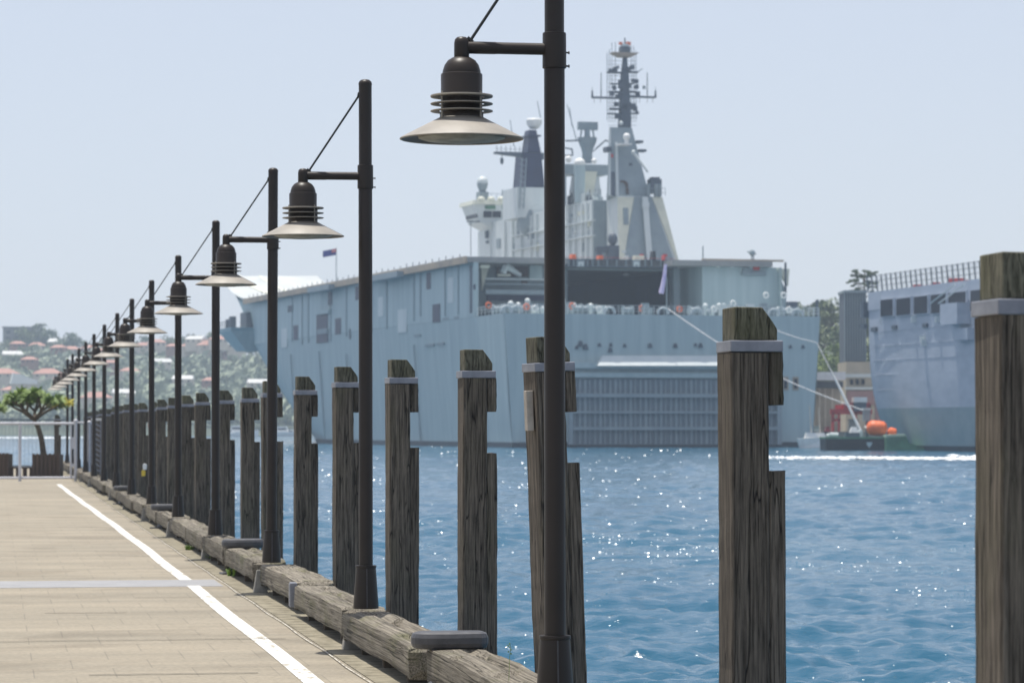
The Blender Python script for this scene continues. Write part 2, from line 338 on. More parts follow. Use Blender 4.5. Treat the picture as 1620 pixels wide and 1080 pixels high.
# ------------------------------------------------------------------ foliage
def crown_pts(rg, n, rx, ry, rz, lobes, leaf, b=None, c=(0, 0, 0)):
    """leaf-clump quads spread through a lumpy volume"""
    b = b or MB(); L = []
    for _ in range(lobes):
        a = rg.random() * 6.283; q = rg.random() ** 0.5 * 0.72; L.append((q * rx * math.cos(a), q * ry * math.sin(a), rg.uniform(-0.45, 0.62) * rz, rg.uniform(0.28, 0.5)))
    for _ in range(n):
        lx, ly, lz, lr = rg.choice(L)
        u = Vector((rg.gauss(0, 1), rg.gauss(0, 1), rg.gauss(0, 1))).normalized() * (rg.random() ** 0.4)
        p = Vector((c[0] + lx + u.x * rx * lr, c[1] + ly + u.y * ry * lr, c[2] + lz + u.z * rz * lr * 0.9))
        s = leaf * rg.uniform(0.5, 1.25); d = Vector((rg.gauss(0, 1), rg.gauss(0, 1), rg.gauss(0, 1))).normalized(); e = d.orthogonal().normalized() * s; f = d.cross(e).normalized() * s * 0.7
        b.add([p - e, p + f * 0.8, p + e * 1.1, p - f], [(0, 1, 2, 3)])
    return b
M['far_dark'] = mat('haze_paled_dark_foliage', (0.29, 0.33, 0.22), (0.19, 0.225, 0.165), rough=.8, scale=.06, detail=4)  # both far foliage colours are paled to stand in for haze
M['far_light'] = mat('haze_paled_light_foliage', (0.31, 0.34, 0.22), (0.20, 0.235, 0.155), rough=.8, scale=.06, detail=4)
def woodland(name, f, x0, x1, y0, y1, n, m, seed, r, label, leaves=70):
    rg = random.Random(seed); b = MB()
    for _ in range(n):
        x = rg.uniform(x0, x1); y = rg.uniform(y0, y1); z = f(x, y)
        if z < 1: continue
        rr = r * rg.uniform(0.6, 1.25)
        crown_pts(rg, leaves, rr, rr, rr * 0.75, 5, rr * 0.17, b, (x, y, z + rr * 0.45))
    return tag(b.build(name, m), label, "woodland", kind="stuff")
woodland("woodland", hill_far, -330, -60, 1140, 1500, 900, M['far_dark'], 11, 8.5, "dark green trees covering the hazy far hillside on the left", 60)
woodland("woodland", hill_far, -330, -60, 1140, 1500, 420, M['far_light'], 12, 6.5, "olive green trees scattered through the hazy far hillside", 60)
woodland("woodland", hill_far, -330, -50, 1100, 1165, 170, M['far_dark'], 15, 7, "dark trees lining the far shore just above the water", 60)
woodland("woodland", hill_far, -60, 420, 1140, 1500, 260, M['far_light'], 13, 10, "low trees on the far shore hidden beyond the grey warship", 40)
woodland("woodland", hill_right, 50, 160, 560, 760, 110, M['leaf_olive'], 14, 5.5, "olive trees massed on the headland between the two grey ships", 240)
tree_protos = []
for k, mk in enumerate(['leaf_olive', 'leaf_dark', 'leaf_lime']):
    rg = random.Random(40 + k); t = empty("tree")
    b = MB(); b.tube((0, 0, -0.5), (0.15, 0, 2.6), 0.34, 0.24, 7)
    for q in range(6):
        a = q * 1.05; b.tube((0.15, 0, 2.2 + q * .25), (2.0 * math.cos(a), 2.0 * math.sin(a), 4.3 + 0.25 * q), 0.15, 0.05, 5)
    b.build("trunk", M['bark'], t)
    crown_pts(rg, 900, 4.2, 4.0, 3.1, 12, 0.36, None, (0, 0, 5.6)).build("crown", M[mk], t)
    tree_protos.append(t)
used = set()
def put_tree(k, x, y, z, s, label, group=None, rz=0):
    src = tree_protos[k]
    t = src if k not in used else copy_tree(src); used.add(k)
    t.location = (x, y, z); t.scale = (s, s, s); t.rotation_euler = (0, 0, rz); tag(t, label, "tree", group); return t
rg = random.Random(5)
# headland trees between the two ships (px, top py, D, size, kind)
for i, (px, py, D, s, k, lb) in enumerate([
    (1255, 478, 690, 0.95, 0, "olive rounded tree on the headland just right of the warship's stern"),
    (1287, 470, 700, 1.1, 1, "dark rounded tree on the headland skyline between the ships"),
    (1318, 470, 690, 1.15, 0, "olive tree on the headland skyline beside the ribbed grey tower"),
    (1300, 512, 640, 1.0, 0, "mid slope olive tree on the headland between the ships"),
    (1332, 518, 635, 0.9, 1, "dark mid slope tree close to the ribbed grey tower"),
    (1278, 528, 625, 0.9, 1, "dark lower slope tree beside the warship's stern"),
    (1322, 541, 590, 1.0, 2, "bright lime green tree above the white roofed wharf shed"),
    (1302, 562, 570, 0.8, 2, "smaller lime green tree just behind the white wharf roof"),
    (1345, 560, 580, 0.8, 2, "lime green tree partly behind the tan wharf building"),
]):
    P = at(px, py, D); put_tree(k, P.x, P.y, P.z - 8.4 * s, s, lb, rz=i)
SKY = [(30, 516), (52, 508), (70, 516), (88, 540), (120, 523), (150, 538), (172, 530), (205, 534), (235, 528), (262, 530), (300, 525), (322, 528), (345, 520), (372, 522), (398, 535), (5, 538)]
for i, (px, py) in enumerate(SKY):
    P = at(px, py, 1470 + 20 * math.sin(i)); s = 1.5 if i not in (0, 1, 2) else 1.9
    names = ["rising beside the dark hilltop block", "tallest of the clump over the hilltop block", "at the right edge of the hilltop clump"]
    lb = ("blurred grey green tree " + names[i]) if i < 3 else ("hazy tree on far skyline " + where(px) + (", the right one", ", the left one", ", the middle one")[i % 3])
    put_tree(1 if i % 3 else 0, P.x, P.y, P.z - 8.4 * s, s, lb, "skyline trees on the far hill" if i >= 3 else None, rz=i * 1.3)
# tall pine with bare trunk
pt = at(1366, 424, 520); b0 = at(1366, 520, 520)
t = empty("pine_tree", (pt.x, pt.y, b0.z), 0, "dark umbrella crowned pine showing above the second ship's stern", "tree")
Hh = pt.z - b0.z
b = MB(); b.tube((0, 0, -3), (0.2, 0, Hh * .93), 0.22, 0.1, 8); rg = random.Random(9)
fb = MB()
for q in range(20):
    a = rg.random() * 6.28; z = Hh * rg.uniform(0.52, 0.95); r = rg.uniform(1.2, 2.6) * (1.25 - 0.5 * (z / Hh)); e = (r * math.cos(a) + .1, r * math.sin(a), z + rg.uniform(0.1, .5))
    b.tube((0.1, 0, z - 0.5), e, 0.06, 0.03, 5)
    crown_pts(rg, 150, 1.05, 1.05, 0.42, 3, 0.17, fb, e)
b.build("trunk", M['bark'], t); fb.build("crown", M['leaf_dark'], t)

# ------------------------------------------------------------------ houses on the far hill
def house_proto(w_, d_, h_, mw, mr, hip=True):
    t = empty("house"); MB().box(-w_ / 2, w_ / 2, -d_ / 2, d_ / 2, -4, h_).build("wall", mw, t)
    b = MB(); o = 0.6; rz = h_ + w_ * 0.22; r = w_ * 0.22 if hip else w_ / 2
    v = [(-w_ / 2 - o, -d_ / 2 - o, h_ + .02), (w_ / 2 + o, -d_ / 2 - o, h_ + .02), (w_ / 2 + o, d_ / 2 + o, h_ + .02), (-w_ / 2 - o, d_ / 2 + o, h_ + .02), (-r, 0, rz), (r, 0, rz)]
    b.add(v, [(3, 2, 1, 0), (0, 1, 5, 4), (1, 2, 5), (2, 3, 4, 5), (3, 0, 4)]); rf = b.build("roof", mr, t)
    MB().box(w_ * .2, w_ * .2 + .8, -.4, .4, h_ + .5, rz + .6).build("chimney", mw, rf)
    for k in range(3):
        x = -w_ / 2 + w_ * (k + .5) / 3
        MB().box(x - .6, x + .6, -d_ / 2 - .05, -d_ / 2 + .1, h_ - 2.2, h_ - .8).build("window", M['glass'], t)
    return t
HP = [house_proto(12, 10, 5, M['housewall'], M['terra']), house_proto(10, 9, 6.5, M['brickwall'], M['terra']), house_proto(13, 10, 6, M['housewall'], M['paleroof'], False), house_proto(18, 10, 9, M['housewall'], M['terra'])]
HU = set()
HL = [(58, 545, 0), (93, 551, 1), (113, 551, 0), (47, 570, 1), (6, 592, 3), (76, 592, 3), (19, 561, 2), (92, 541, 2), (143, 549, 0), (160, 556, 1), (217, 551, 3), (228, 545, 0), (258, 563, 0), (255, 573, 2), (274, 549, 1), (300, 546, 0), (333, 547, 3), (331, 559, 0), (361, 561, 1), (372, 545, 2), (388, 530, 1), (311, 537, 2), (345, 535, 0), (248, 540, 0), (185, 545, 1), (152, 630, 3), (195, 622, 2), (333, 603, 1), (408, 606, 2), (408, 640, 0), (28, 545, 1), (125, 570, 2), (175, 575, 1), (205, 585, 0), (290, 600, 2), (20, 615, 0), (60, 630, 2), (100, 600, 1)]
HN = {0: "orange roofed cream house", 1: "orange roofed brick house", 2: "pale roofed cream house", 3: "long tiled cream house"}
for i, (px, py, k) in enumerate(HL):
    # solve depth so the house sits on the hill with its roof near py
    best = None
    for D in range(1150, 1500, 5):
        P = at(px, py, D); e = abs(P.z - (hill_far(P.x, P.y) + 9))
        if best is None or e < best[0]: best = (e, D, P)
    P = best[2]
    h = HP[k] if k not in HU else copy_tree(HP[k]); HU.add(k)
    h.scale = (.62, .62, .55); h.location = (P.x, P.y, P.z - 3.2 - (1.5 if k == 3 else 0)); h.rotation_euler = (0, 0, rg.uniform(-.5, .5))
    lb = HN[k].replace(" on the hazy far hill", "").replace(" on the far hill", "") + (" near the hilltop " if py < 552 else " halfway uphill " if py < 585 else " low on the far shore ") + where(px)
    SEEN[lb] = SEEN.get(lb, 0) + 1
    if SEEN[lb] > 1: lb = lb.replace("near the", "slightly lower near the").replace("halfway", "lower halfway").replace("low on", "right one low on")
    tag(h, lb, "house", "tiled and metal roofed houses on the far hill of kind " + ["small cream", "brick", "pale roofed", "long"][k])
P = at(28, 517, 1480); t = empty("apartment_building", (P.x, P.y, P.z - 16), 0.1, "dark boxy apartment block on top of the far left hill", "building")
MB().box(-6.5, 6.5, -6, 6, -6, 15.5).build("wall", M['darkwall'], t)
for k in range(5):
    for j in range(3): MB().box(-5 + j * 4, -3 + j * 4, -6.05, -5.9, 1 + k * 2.9, 2.5 + k * 2.9).build("window", M['glass'], t)
MB().box(-7, 7, -6.4, 6.4, 15.5, 16).build("roof", M['darkwall'], t)
# white shed like a sail near the shore
P = at(33, 603, 1180); t = empty("boat_shed", (P.x, P.y, P.z - 1), 0.2, "bright white peaked shed among trees above the dragon tree", "building")
b = MB(); b.prism_xz([(-4, 0), (6, 0), (6, 1.2), (0, 3.5), (-3.0, 4.0)], -4, 4); b.build("roof", M['white'], t)
MB().box(-3.5, 5.5, -3.5, 3.5, -8, 0).build("wall", M['housewall'], t)

# ------------------------------------------------------------------ boats
def motorboat(D, px, s, label, flip=1):
    P = at(px, 690, D); t = empty("motorboat", (P.x, P.y, 0), 0, label, "boat")
    t.scale = (s * flip, s, s)
    b = MB(); secs = []
    for x, hw, zt, zk in ((-4, 1.3, 1.0, -.3), (-1, 1.5, 1.05, -.4), (2, 1.3, 1.2, -.4), (4, .6, 1.45, -.1), (5, 0.05, 1.6, .5)):
        secs.append([(x, -hw, zt), (x, -hw * .75, 0.1), (x, 0, zk), (x, hw * .75, 0.1), (x, hw, zt)])
    v = [p for q in secs for p in q]; fs = []
    for i in range(4):
        for j in range(4): a = i * 5 + j; fs.append((a, a + 5, a + 6, a + 1))
        fs.append((i * 5 + 4, i * 5 + 9, i * 5 + 5, i * 5))
    fs.append((0, 1, 2, 3, 4)); b.add(v, fs); b.build("hull", M['white'], t)
    b = MB(); b.frus((-2, 2, -1, 1), (-1.6, 1.0, -.85, .85), 1.05, 2.6); b.build("cabin", M['white'], t)
    b = MB(); b.box(-1.5, 0.9, -1.03, 1.03, 1.7, 2.2); b.build("window", M['glass'], t)
    b = MB(); b.tube((-1, 0, 2.6), (-1.3, 0, 4.4), .05, .03); b.build("mast", M['galv'], t)
motorboat(1010, 377, 1.3, "white motorboat moored off the far shore, left of the leftmost clear pile gap")
motorboat(1050, 445, 1.2, "small dark windowed motorboat beside the warship's bow waterline", -1)
motorboat(1000, 362, 0.9, "smallest white motorboat seen through the notch of a far pile")
motorboat(1060, 460, 0.8, "tiny motorboat seen just left of the warship's bow", 1)

# ------------------------------------------------------------------ the wharf
TH = math.atan(819 / 5000.0); CT, ST = math.cos(TH), math.sin(TH)
def pier(v, u, z=0): return Vector((v * CT - u * ST, v * ST + u * CT, z))
def uD(D, v): return (D - v * ST) / CT
DECK = CAM_Z - 1.83; KT = CAM_Z - 1.5
def deck_material():
    m = bpy.data.materials.new("wharf_deck_paving"); m.use_nodes = True; N = m.node_tree.nodes; Lk = m.node_tree.links
    p = N["Principled BSDF"]; p.inputs["Roughness"].default_value = 0.9
    tc = N.new("ShaderNodeTexCoord")
    br = N.new("ShaderNodeTexBrick"); br.inputs["Scale"].default_value = 1.0; br.inputs["Brick Width"].default_value = 0.6; br.inputs["Row Height"].default_value = 0.9
    br.inputs["Mortar Size"].default_value = 0.006; br.inputs["Color1"].default_value = (0.282, 0.248, 0.192, 1); br.inputs["Color2"].default_value = (0.266, 0.234, 0.180, 1); br.inputs["Mortar"].default_value = (0.212, 0.187, 0.147, 1)
    Lk.new(tc.outputs["Object"], br.inputs["Vector"])
    mp = N.new("ShaderNodeMapping"); mp.inputs["Scale"].default_value = (0.25, 1.2, 1); Lk.new(tc.outputs["Object"], mp.inputs[0])
    n1 = N.new("ShaderNodeTexNoise"); n1.inputs["Scale"].default_value = 0.9; n1.inputs["Detail"].default_value = 9; n1.inputs["Roughness"].default_value = 0.7; Lk.new(mp.outputs[0], n1.inputs["Vector"])
    r1 = N.new("ShaderNodeValToRGB"); r1.color_ramp.elements[0].position = .3; r1.color_ramp.elements[0].color = (0.72, 0.73, 0.72, 1); r1.color_ramp.elements[1].position = .72; r1.color_ramp.elements[1].color = (1.15, 1.12, 1.08, 1); Lk.new(n1.outputs[0], r1.inputs[0])
    mu = N.new("ShaderNodeMixRGB"); mu.blend_type = 'MULTIPLY'; mu.inputs[0].default_value = 1; Lk.new(br.outputs[0], mu.inputs[1]); Lk.new(r1.outputs[0], mu.inputs[2])
    # fine speckle and stains
    n2 = N.new("ShaderNodeTexNoise"); n2.inputs["Scale"].default_value = 26; n2.inputs["Detail"].default_value = 6; Lk.new(tc.outputs["Object"], n2.inputs["Vector"])
    r2 = N.new("ShaderNodeValToRGB"); r2.color_ramp.elements[0].position = .3; r2.color_ramp.elements[0].color = (0.8, 0.8, 0.8, 1); r2.color_ramp.elements[1].position = .6; r2.color_ramp.elements[1].color = (1.03, 1.03, 1.03, 1); Lk.new(n2.outputs[0], r2.inputs[0])
    m2 = N.new("ShaderNodeMixRGB"); m2.blend_type = 'MULTIPLY'; m2.inputs[0].default_value = 1; Lk.new(mu.outputs[0], m2.inputs[1]); Lk.new(r2.outputs[0], m2.inputs[2])
    n3 = N.new("ShaderNodeTexNoise"); n3.inputs["Scale"].default_value = 0.55; n3.inputs["Detail"].default_value = 7; n3.inputs["Distortion"].default_value = .8; Lk.new(tc.outputs["Object"], n3.inputs["Vector"])
    r3 = N.new("ShaderNodeValToRGB"); r3.color_ramp.elements[0].position = .36; r3.color_ramp.elements[0].color = (0.7, 0.68, 0.66, 1); r3.color_ramp.elements[1].position = .47; r3.color_ramp.elements[1].color = (1, 1, 1, 1); Lk.new(n3.outputs[0], r3.inputs[0])
    m3 = N.new("ShaderNodeMixRGB"); m3.blend_type = 'MULTIPLY'; m3.inputs[0].default_value = .55; Lk.new(m2.outputs[0], m3.inputs[1]); Lk.new(r3.outputs[0], m3.inputs[2])
    Lk.new(m3.outputs[0], p.inputs["Base Color"])
    b = N.new("ShaderNodeBump"); b.inputs["Strength"].default_value = .3; b.inputs["Distance"].default_value = .006; Lk.new(n2.outputs[0], b.inputs["Height"]); Lk.new(b.outputs[0], p.inputs["Normal"])
    return m
M['deck'] = deck_material()
b = MB(); b.box(-40, 3.30, -12, 150, -0.25, DECK)
o = b.build("wharf_deck", M['deck']); o.rotation_euler = (0, 0, TH); tag(o, kind="structure")
b = MB()
for u in range(0, 150, 6): b.tube((3.0, u, -4), (3.0, u, -0.26), 0.2, n=10)
o = b.build("wharf_piers", M['conc']); o.rotation_euler = (0, 0, TH); tag(o, kind="structure")
# worn painted line, slightly wandering
b = MB(); pts = []
for i in range(121):
    u = 14 + (103 - 14) * (i / 120.0) ** 1.3
    v = 2.27 - 0.20 * smooth((u - 40) / 65) + 0.010 * math.sin(u * 0.55)
    pts.append((u, v))
rg = random.Random(2)
def strip(b, pts, hw, z, gap=None):
    for (u0, v0), (u1, v1) in zip(pts, pts[1:]):
        if gap and gap[0] < (u0 + u1) / 2 < gap[1]: continue
        b.add([(v0 - hw, u0, z), (v0 + hw, u0, z), (v1 + hw, u1, z), (v1 - hw, u1, z)], [(0, 1, 2, 3)])
strip(b, pts, 0.074, DECK + 0.0045, (36.55, 38.25))
M['line'] = mat("worn_white_line", (0.60, 0.59, 0.555), (0.33, 0.30, 0.245), rough=0.85, scale=11, stretch=(1, .25, 1), detail=12, lo=0.36, hi=0.47)
o = b.build("painted_line", M['line']); o.rotation_euler = (0, 0, TH); tag(o, kind="structure")
# smoother grey band crossing the deck and open joints
b = MB(); b.box(-20, 2.62, 36.6, 38.2, DECK - .05, DECK + 0.003); o = b.build("paving_band", mat("grey_band", (0.27, 0.27, 0.275), (0.235, 0.235, 0.24), rough=.85, scale=3)); o.rotation_euler = (0, 0, TH); tag(o, kind="structure")
b = MB()
for u, v0, v1 in ((23.6, 0.7, 1.95), (27.4, -3, 2.5), (45.5, -6, 2.05), (31.5, 0.5, 1.3), (58, -8, 2.5), (71, -8, 2.5), (88, -8, 2.5), (52, 1.4, 2.6), (34.2, 1.5, 2.6)):
    pts = [(u + 0.02 * math.sin(3 * q + u), v0 + (v1 - v0) * q / 9) for q in range(10)]
    for (ua, va), (ub, vb) in zip(pts, pts[1:]):
        b.add([(va, ua, DECK + .0075), (vb, ub, DECK + .0075), (vb, ub + .03, DECK + .0075), (va, ua + .03, DECK + .0075)], [(0, 1, 2, 3)])
o = b.build("deck_joints", mat("joint_dirt", (0.10, 0.085, 0.065), rough=1)); o.rotation_euler = (0, 0, TH); tag(o, kind="structure")
# pale line of mortar and dirt strip beside the kerb
b = MB(); pts = [(10 + i, 2.66 + 0.01 * math.sin(i * 1.7)) for i in range(95)]
strip(b, pts, 0.005, DECK + .0115); o = b.build("mortar_line", mat("old_mortar", (0.6, 0.57, 0.5), (0.22, 0.2, 0.16), scale=6, lo=.45, hi=.55)); o.rotation_euler = (0, 0, TH); tag(o, kind="structure")
b = MB(); b.box(2.70, 3.25, -5, 148, DECK - .05, DECK + .008); o = b.build("edge_paving", mat("edge_paving", (0.27, 0.24, 0.175), (0.12, 0.105, 0.07), rough=1, scale=5, bump=.4)); o.rotation_euler = (0, 0, TH); tag(o, kind="structure")

# ------------------------------------------------------------------ kerb timbers
def rough_beam(length, w_, h_, seed):
    rg = np.random.RandomState(seed); nx, ny, nz = 6, int(length / 0.07), 5
    vid = {}; v = []; f = []
    def V(i, j, k):
        if (i, j, k) not in vid: vid[(i, j, k)] = len(v); v.append([i / nx * w_ - w_ / 2, j / ny * length - length / 2, k / nz * h_])
        return vid[(i, j, k)]
    for j in range(ny):
        for i in range(nx): f.append((V(i, j, 0), V(i, j + 1, 0), V(i + 1, j + 1, 0), V(i + 1, j, 0))); f.append((V(i, j, nz), V(i + 1, j, nz), V(i + 1, j + 1, nz), V(i, j + 1, nz)))
        for k in range(nz): f.append((V(0, j, k), V(0, j, k + 1), V(0, j + 1, k + 1), V(0, j + 1, k))); f.append((V(nx, j, k), V(nx, j + 1, k), V(nx, j + 1, k + 1), V(nx, j, k + 1)))
    for i in range(nx):
        for k in range(nz): f.append((V(i, 0, k), V(i + 1, 0, k), V(i + 1, 0, k + 1), V(i, 0, k + 1))); f.append((V(i, ny, k), V(i, ny, k + 1), V(i + 1, ny, k + 1), V(i + 1, ny, k)))
    v = np.array(v); X, Y, Z = v[:, 0].copy(), v[:, 1].copy(), v[:, 2].copy()
    ph = rg.uniform(0, 6.28, 8)
    ex = np.abs(X) / (w_ / 2); ez = np.abs(Z - h_ / 2) / (h_ / 2); ey = np.abs(Y) / (length / 2)
    edge = (ex > .99) & (ez > .99)
    wob = 0.35 + 0.65 * np.abs(np.sin(Y * 1.1 + ph[0]) * np.sin(Y * 2.3 + ph[1]))
    v[:, 0] -= np.sign(X) * np.where(edge, 0.009 * wob, 0); v[:, 2] -= np.sign(Z - h_ / 2) * np.where(edge, 0.008 * wob, 0)
    endc = ey > .985; v[:, 1] -= np.where(endc & ((ez > .99) | (ex > .99)), np.sign(Y) * 0.03, 0); v[:, 2] -= np.where((ey > .96) & (ez > .99), 0.018, 0)
    v[:, 2] += np.where(ez > .3, 0.004 * np.sin(Y * 3 + ph[2]) + 0.0015 * np.sin(Y * 7 + X * 20 + ph[3]), 0)
    v[:, 0] += 0.004 * np.sin(Y * 1.4 + ph[4]) + 0.002 * np.sin(Y * 9 + Z * 15 + ph[5])
    v += rg.normal(0, 0.0006, v.shape)
    # long checks in the top
    for _ in range(6):
        i0 = rg.randint(1, nx); y0, y1 = sorted(rg.uniform(-length / 2, length / 2, 2)); xx = i0 / nx * w_ - w_ / 2
        mk = (np.abs(X - xx) < .004) & (Z > h_ * .99) & (Y > y0) & (Y < y1); v[mk, 2] -= 0.03
    b = MB(); b.add([tuple(p) for p in v], f, False); return b
BL, BW, BH = 4.14, 0.38, 0.22
beam_meshes = []
for s in range(4):
    t = empty("kerb_timber"); rough_beam(BL, BW, BH, s).build("timber", M['kerb'], t)
    for k in range(3):
        y = -BL / 2 + BL * (k + .5) / 3; MB().box(-BW / 2 + .075, BW / 2 - .03, y - .05, y + .05, -0.122, -.002).build("spacer", M['bark'], t, bevel=.008)
    beam_meshes.append(t)
ORD = ["nearest", "second nearest", "third nearest", "fourth nearest", "fifth nearest", "sixth nearest", "seventh nearest", "eighth nearest", "ninth nearest", "tenth nearest", "eleventh nearest", "twelfth nearest", "thirteenth nearest", "fourteenth nearest"]
rg = random.Random(21)
BEAML = {0: "mossy faced kerb beam at the bottom edge of the photo beside the nearest bollard", 1: "weathered kerb beam ending at the nearest black mooring bollard, below the second lamp post", 2: "kerb beam running away from the grey junction box towards the second lamp post", 3: "moss stained kerb beam between the grey junction box and the third lamp post", 4: "kerb beam between the third lamp post and the second black mooring bollard", 5: "kerb beam beyond the second black mooring bollard, nearer the fourth lamp post"}
kk = 0
for n in range(-1, 28):
    D1 = 26.35 + 4.475 * (n - 1); D0 = D1 - 4.475
    v = 3.09 + rg.uniform(-.05, .03); uc = uD((D0 + D1) / 2, v) + (0.0)
    i = n + 1; src = beam_meshes[i % 4]; t = src if i < 4 else copy_tree(src)
    t.location = pier(v, uc, KT - BH + rg.uniform(-.028, .012)); t.rotation_euler = (rg.uniform(-.003, .003), rg.uniform(-.02, .02), TH + rg.uniform(-.008, .008))
    if n < 0: lb, g = "kerb timber just outside the bottom of the photo", "near kerb timbers below the frame"
    elif n == 27: lb, g = "last weathered kerb timber beyond the farthest lamp post", None
    elif n in BEAML: lb, g = BEAML[n], None
    else: lb, g = "weathered kerb timber touching the %s side of the %s lamp post" % ("near" if n % 2 else "far", ["first", "second", "third", "fourth", "fifth", "sixth", "seventh", "eighth", "ninth", "tenth", "eleventh", "twelfth", "thirteenth", "fourteenth"][min(13, n // 2 + (1 if n % 2 else 0))]), None
    tag(t, lb, "kerb beam", g or "timber kerb beams")
# black mooring bollards
t0 = None
for j, D in enumerate((21.55, 39.45, 57.3, 75.2)):
    if t0 is None:
        t0 = empty("mooring_bollard")
        b = MB(); pts = []
        for k in range(13): a = math.pi / 2 + math.pi * k / 12; pts.append((-0.10 + .13 * math.cos(a), .14 * math.sin(a)))
        pts += [(0.02, -.15), (0.24, -.12), (0.29, -.09), (0.30, 0), (0.29, .09), (0.24, .12), (0.02, .15)]
        b.prism_xy(pts, 0.0, 0.115); b.build("cap", M['iron'], t0, bevel=.038)
        b = MB(); b.box(-.10, .02, -.10, .10, -.30, 0); b.build("stem", M['galv'], t0, bevel=.006)
        b = MB(); b.box(-.24, .2, -.13, .13, -.345, -.30); b.build("base_plate", M['iron'], t0, bevel=.008)
        t = t0
    else: t = copy_tree(t0)
    t.location = pier(3.03, uD(D, 3.02), KT + 0.0); t.rotation_euler = (0, 0, TH + (0, .1, -.1, .05)[j])
    tag(t, ["nearest black iron mooring bollard, in the gap between kerb timbers at the bottom", "black iron mooring bollard between the third and fourth lamp posts", "blurred black mooring bollard beyond the fifth lamp post", "farthest black mooring bollard along the kerb"][j], "bollard", "black mooring bollards on the kerb")
t = empty("junction_box", pier(2.872, uD(30.72, 2.87), KT - .24), TH, "small pale grey metal box on the kerb face between two mossy timbers", "box")
MB().box(-.035, .03, -.07, .07, 0, .24).build("case", M['galv'], t, bevel=.008); MB().box(-.04, -.0355, -.055, .055, .015, .225).build("lid", M['galv'], t, bevel=.001)
# weeds in the deck joint
rg = random.Random(31)
for j, (px, py, s) in enumerate(((370, 911, .16), (300, 870, .1), (333, 884, .08), (560, 1018, .07))):
    D = 9150 / (py - 676.0) * 1.0; P = at(px, py, D); b = MB()
    for _ in range(40):
        a = rg.random() * 6.28; l = s * rg.uniform(.5, 1); lean = rg.uniform(.2, .9); base = Vector((rg.gauss(0, s * .3), rg.gauss(0, s * .3), 0))
        tip = base + Vector((math.cos(a) * l * lean, math.sin(a) * l * lean, l * (1.1 - lean * .6))); w_ = Vector((-math.sin(a), math.cos(a), 0)) * s * .08
        b.add([base - w_, base + w_, (base + tip) / 2 + w_ * 1.5 + Vector((0, 0, .01)), tip, (base + tip) / 2 - w_ * 1.5 + Vector((0, 0, .01))], [(0, 1, 2, 3, 4)])
    o = b.build("weed", M['grass']); o.location = (P.x, P.y, DECK + .009)
    tag(o, ["largest bright green weed at the kerb foot below the third lamp post", "small green weed at the kerb foot near the fourth lamp post", "small green weed between the fourth lamp post and the big weed", "tiny weed at the foot of the second lamp post"][j], "weed")
t = empty("weed_stalk", at(805, 1040, 18.9), 0, "thin green flowering weed sprouting behind the nearest kerb timber", "weed")
b = MB(); b.path([(0, 0, -.14), (.004, 0, 0), (.01, 0, .05), (.006, 0, .09)], .0016, 5); b.build("stem", M['grass'], t)
b = MB()
for q in range(6): b.sphere((.006 + rg.gauss(0, .007), 0, .085 - q * .012), .005, 6, 4)
b.build("flower", M['grass'], t)

# ------------------------------------------------------------------ timber piles
def cracked_prism(pts, y0, y1, seed, n=30, jit=.0022):
    """extruded outline with subdivided height and slightly ragged arrises; pts = x-z rectangle (x0,x1,z0,z1)"""
    x0, x1, z0, z1 = pts; rg = np.random.RandomState(seed); b = MB(); v = []; f = []; nz = n
    ring = []
    c = 0.009
    outline = [(x0 + c, y0), (x1 - c, y0), (x1, y0 + c), (x1, y1 - c), (x1 - c, y1), (x0 + c, y1), (x0, y1 - c), (x0, y0 + c)]
    m = len(outline)
    for k in range(nz + 1):
        z = z0 + (z1 - z0) * k / nz
        dx = 0.004 * math.sin(z * 1.3 + seed) + .002 * math.sin(z * 4 + seed)
        for (x, y) in outline: v.append((x + dx * (.6 if x > (x0 + x1) / 2 else 1) + rg.normal(0, jit * .5), y + rg.normal(0, jit * .5), z + (rg.normal(0, jit * 1.5) if k == nz else 0)))
    for k in range(nz):
        for i in range(m): a = k * m + i; f.append((a, k * m + (i + 1) % m, (k + 1) * m + (i + 1) % m, a + m))
    f.append(tuple(reversed(range(m)))); f.append(tuple(nz * m + i for i in range(m)))
    b.add(v, f); return b
def pile_proto(seed, capw=.212):
    t = empty("timber_pile"); d = 0.15
    cracked_prism((-.13, .06, -5.2, 0), -d, d, seed, 60).build("shaft", M['pile'], t)
    cracked_prism((.062, .135, -.26, -.001), -d + .012, d - .012, seed + 5, 8).build("upper_block", M['pile'], t)
    cracked_prism((.062, .145, -5.2, -.585), -d + .008, d - .008, seed + 9, 50).build("rubbing_strip", M['pile'], t)
    b = MB(); b.box(-.137, .130, -d - .007, d + .007, .002, .058); b.build("collar", M['galv'], t, bevel=.005)
    b = MB(); x0 = -.112; x1 = .107
    b.prism_xz([(x0, .0585), (x1, .0585), (x1, .115), (x1 - .022, .15), (x1 - .075, .222), (x0, .224)], -d + .02, d - .02); b.build("tenon", M['piletop'], t, bevel=.006)
    return t
PP = [pile_proto(s) for s in (3, 17, 29)]
used_p = set(); rg = random.Random(77)
piles = [(11.2, 3.64, .422, 0, 0), (15.7, 3.755, .400, 0, 0), (20.2, 3.545, .385, -0.036, 0.10), (24.65, 3.76, .412, 0, 0), (29.1, 3.75, .43, 0, .02), (33.6, 3.74, .45, .0, .03), (38.1, 3.75, .42, 0, 0), (42.5, 3.73, .43, 0, .02), (47.0, 3.80, .40, 0, 0), (51.5, 3.77, .41, 0, .02), (56, 3.69, .42, 0, 0), (60.4, 3.70, .42, 0, 0), (64.9, 3.69, .42, 0, 0), (69.4, 3.70, .42, 0, 0)]
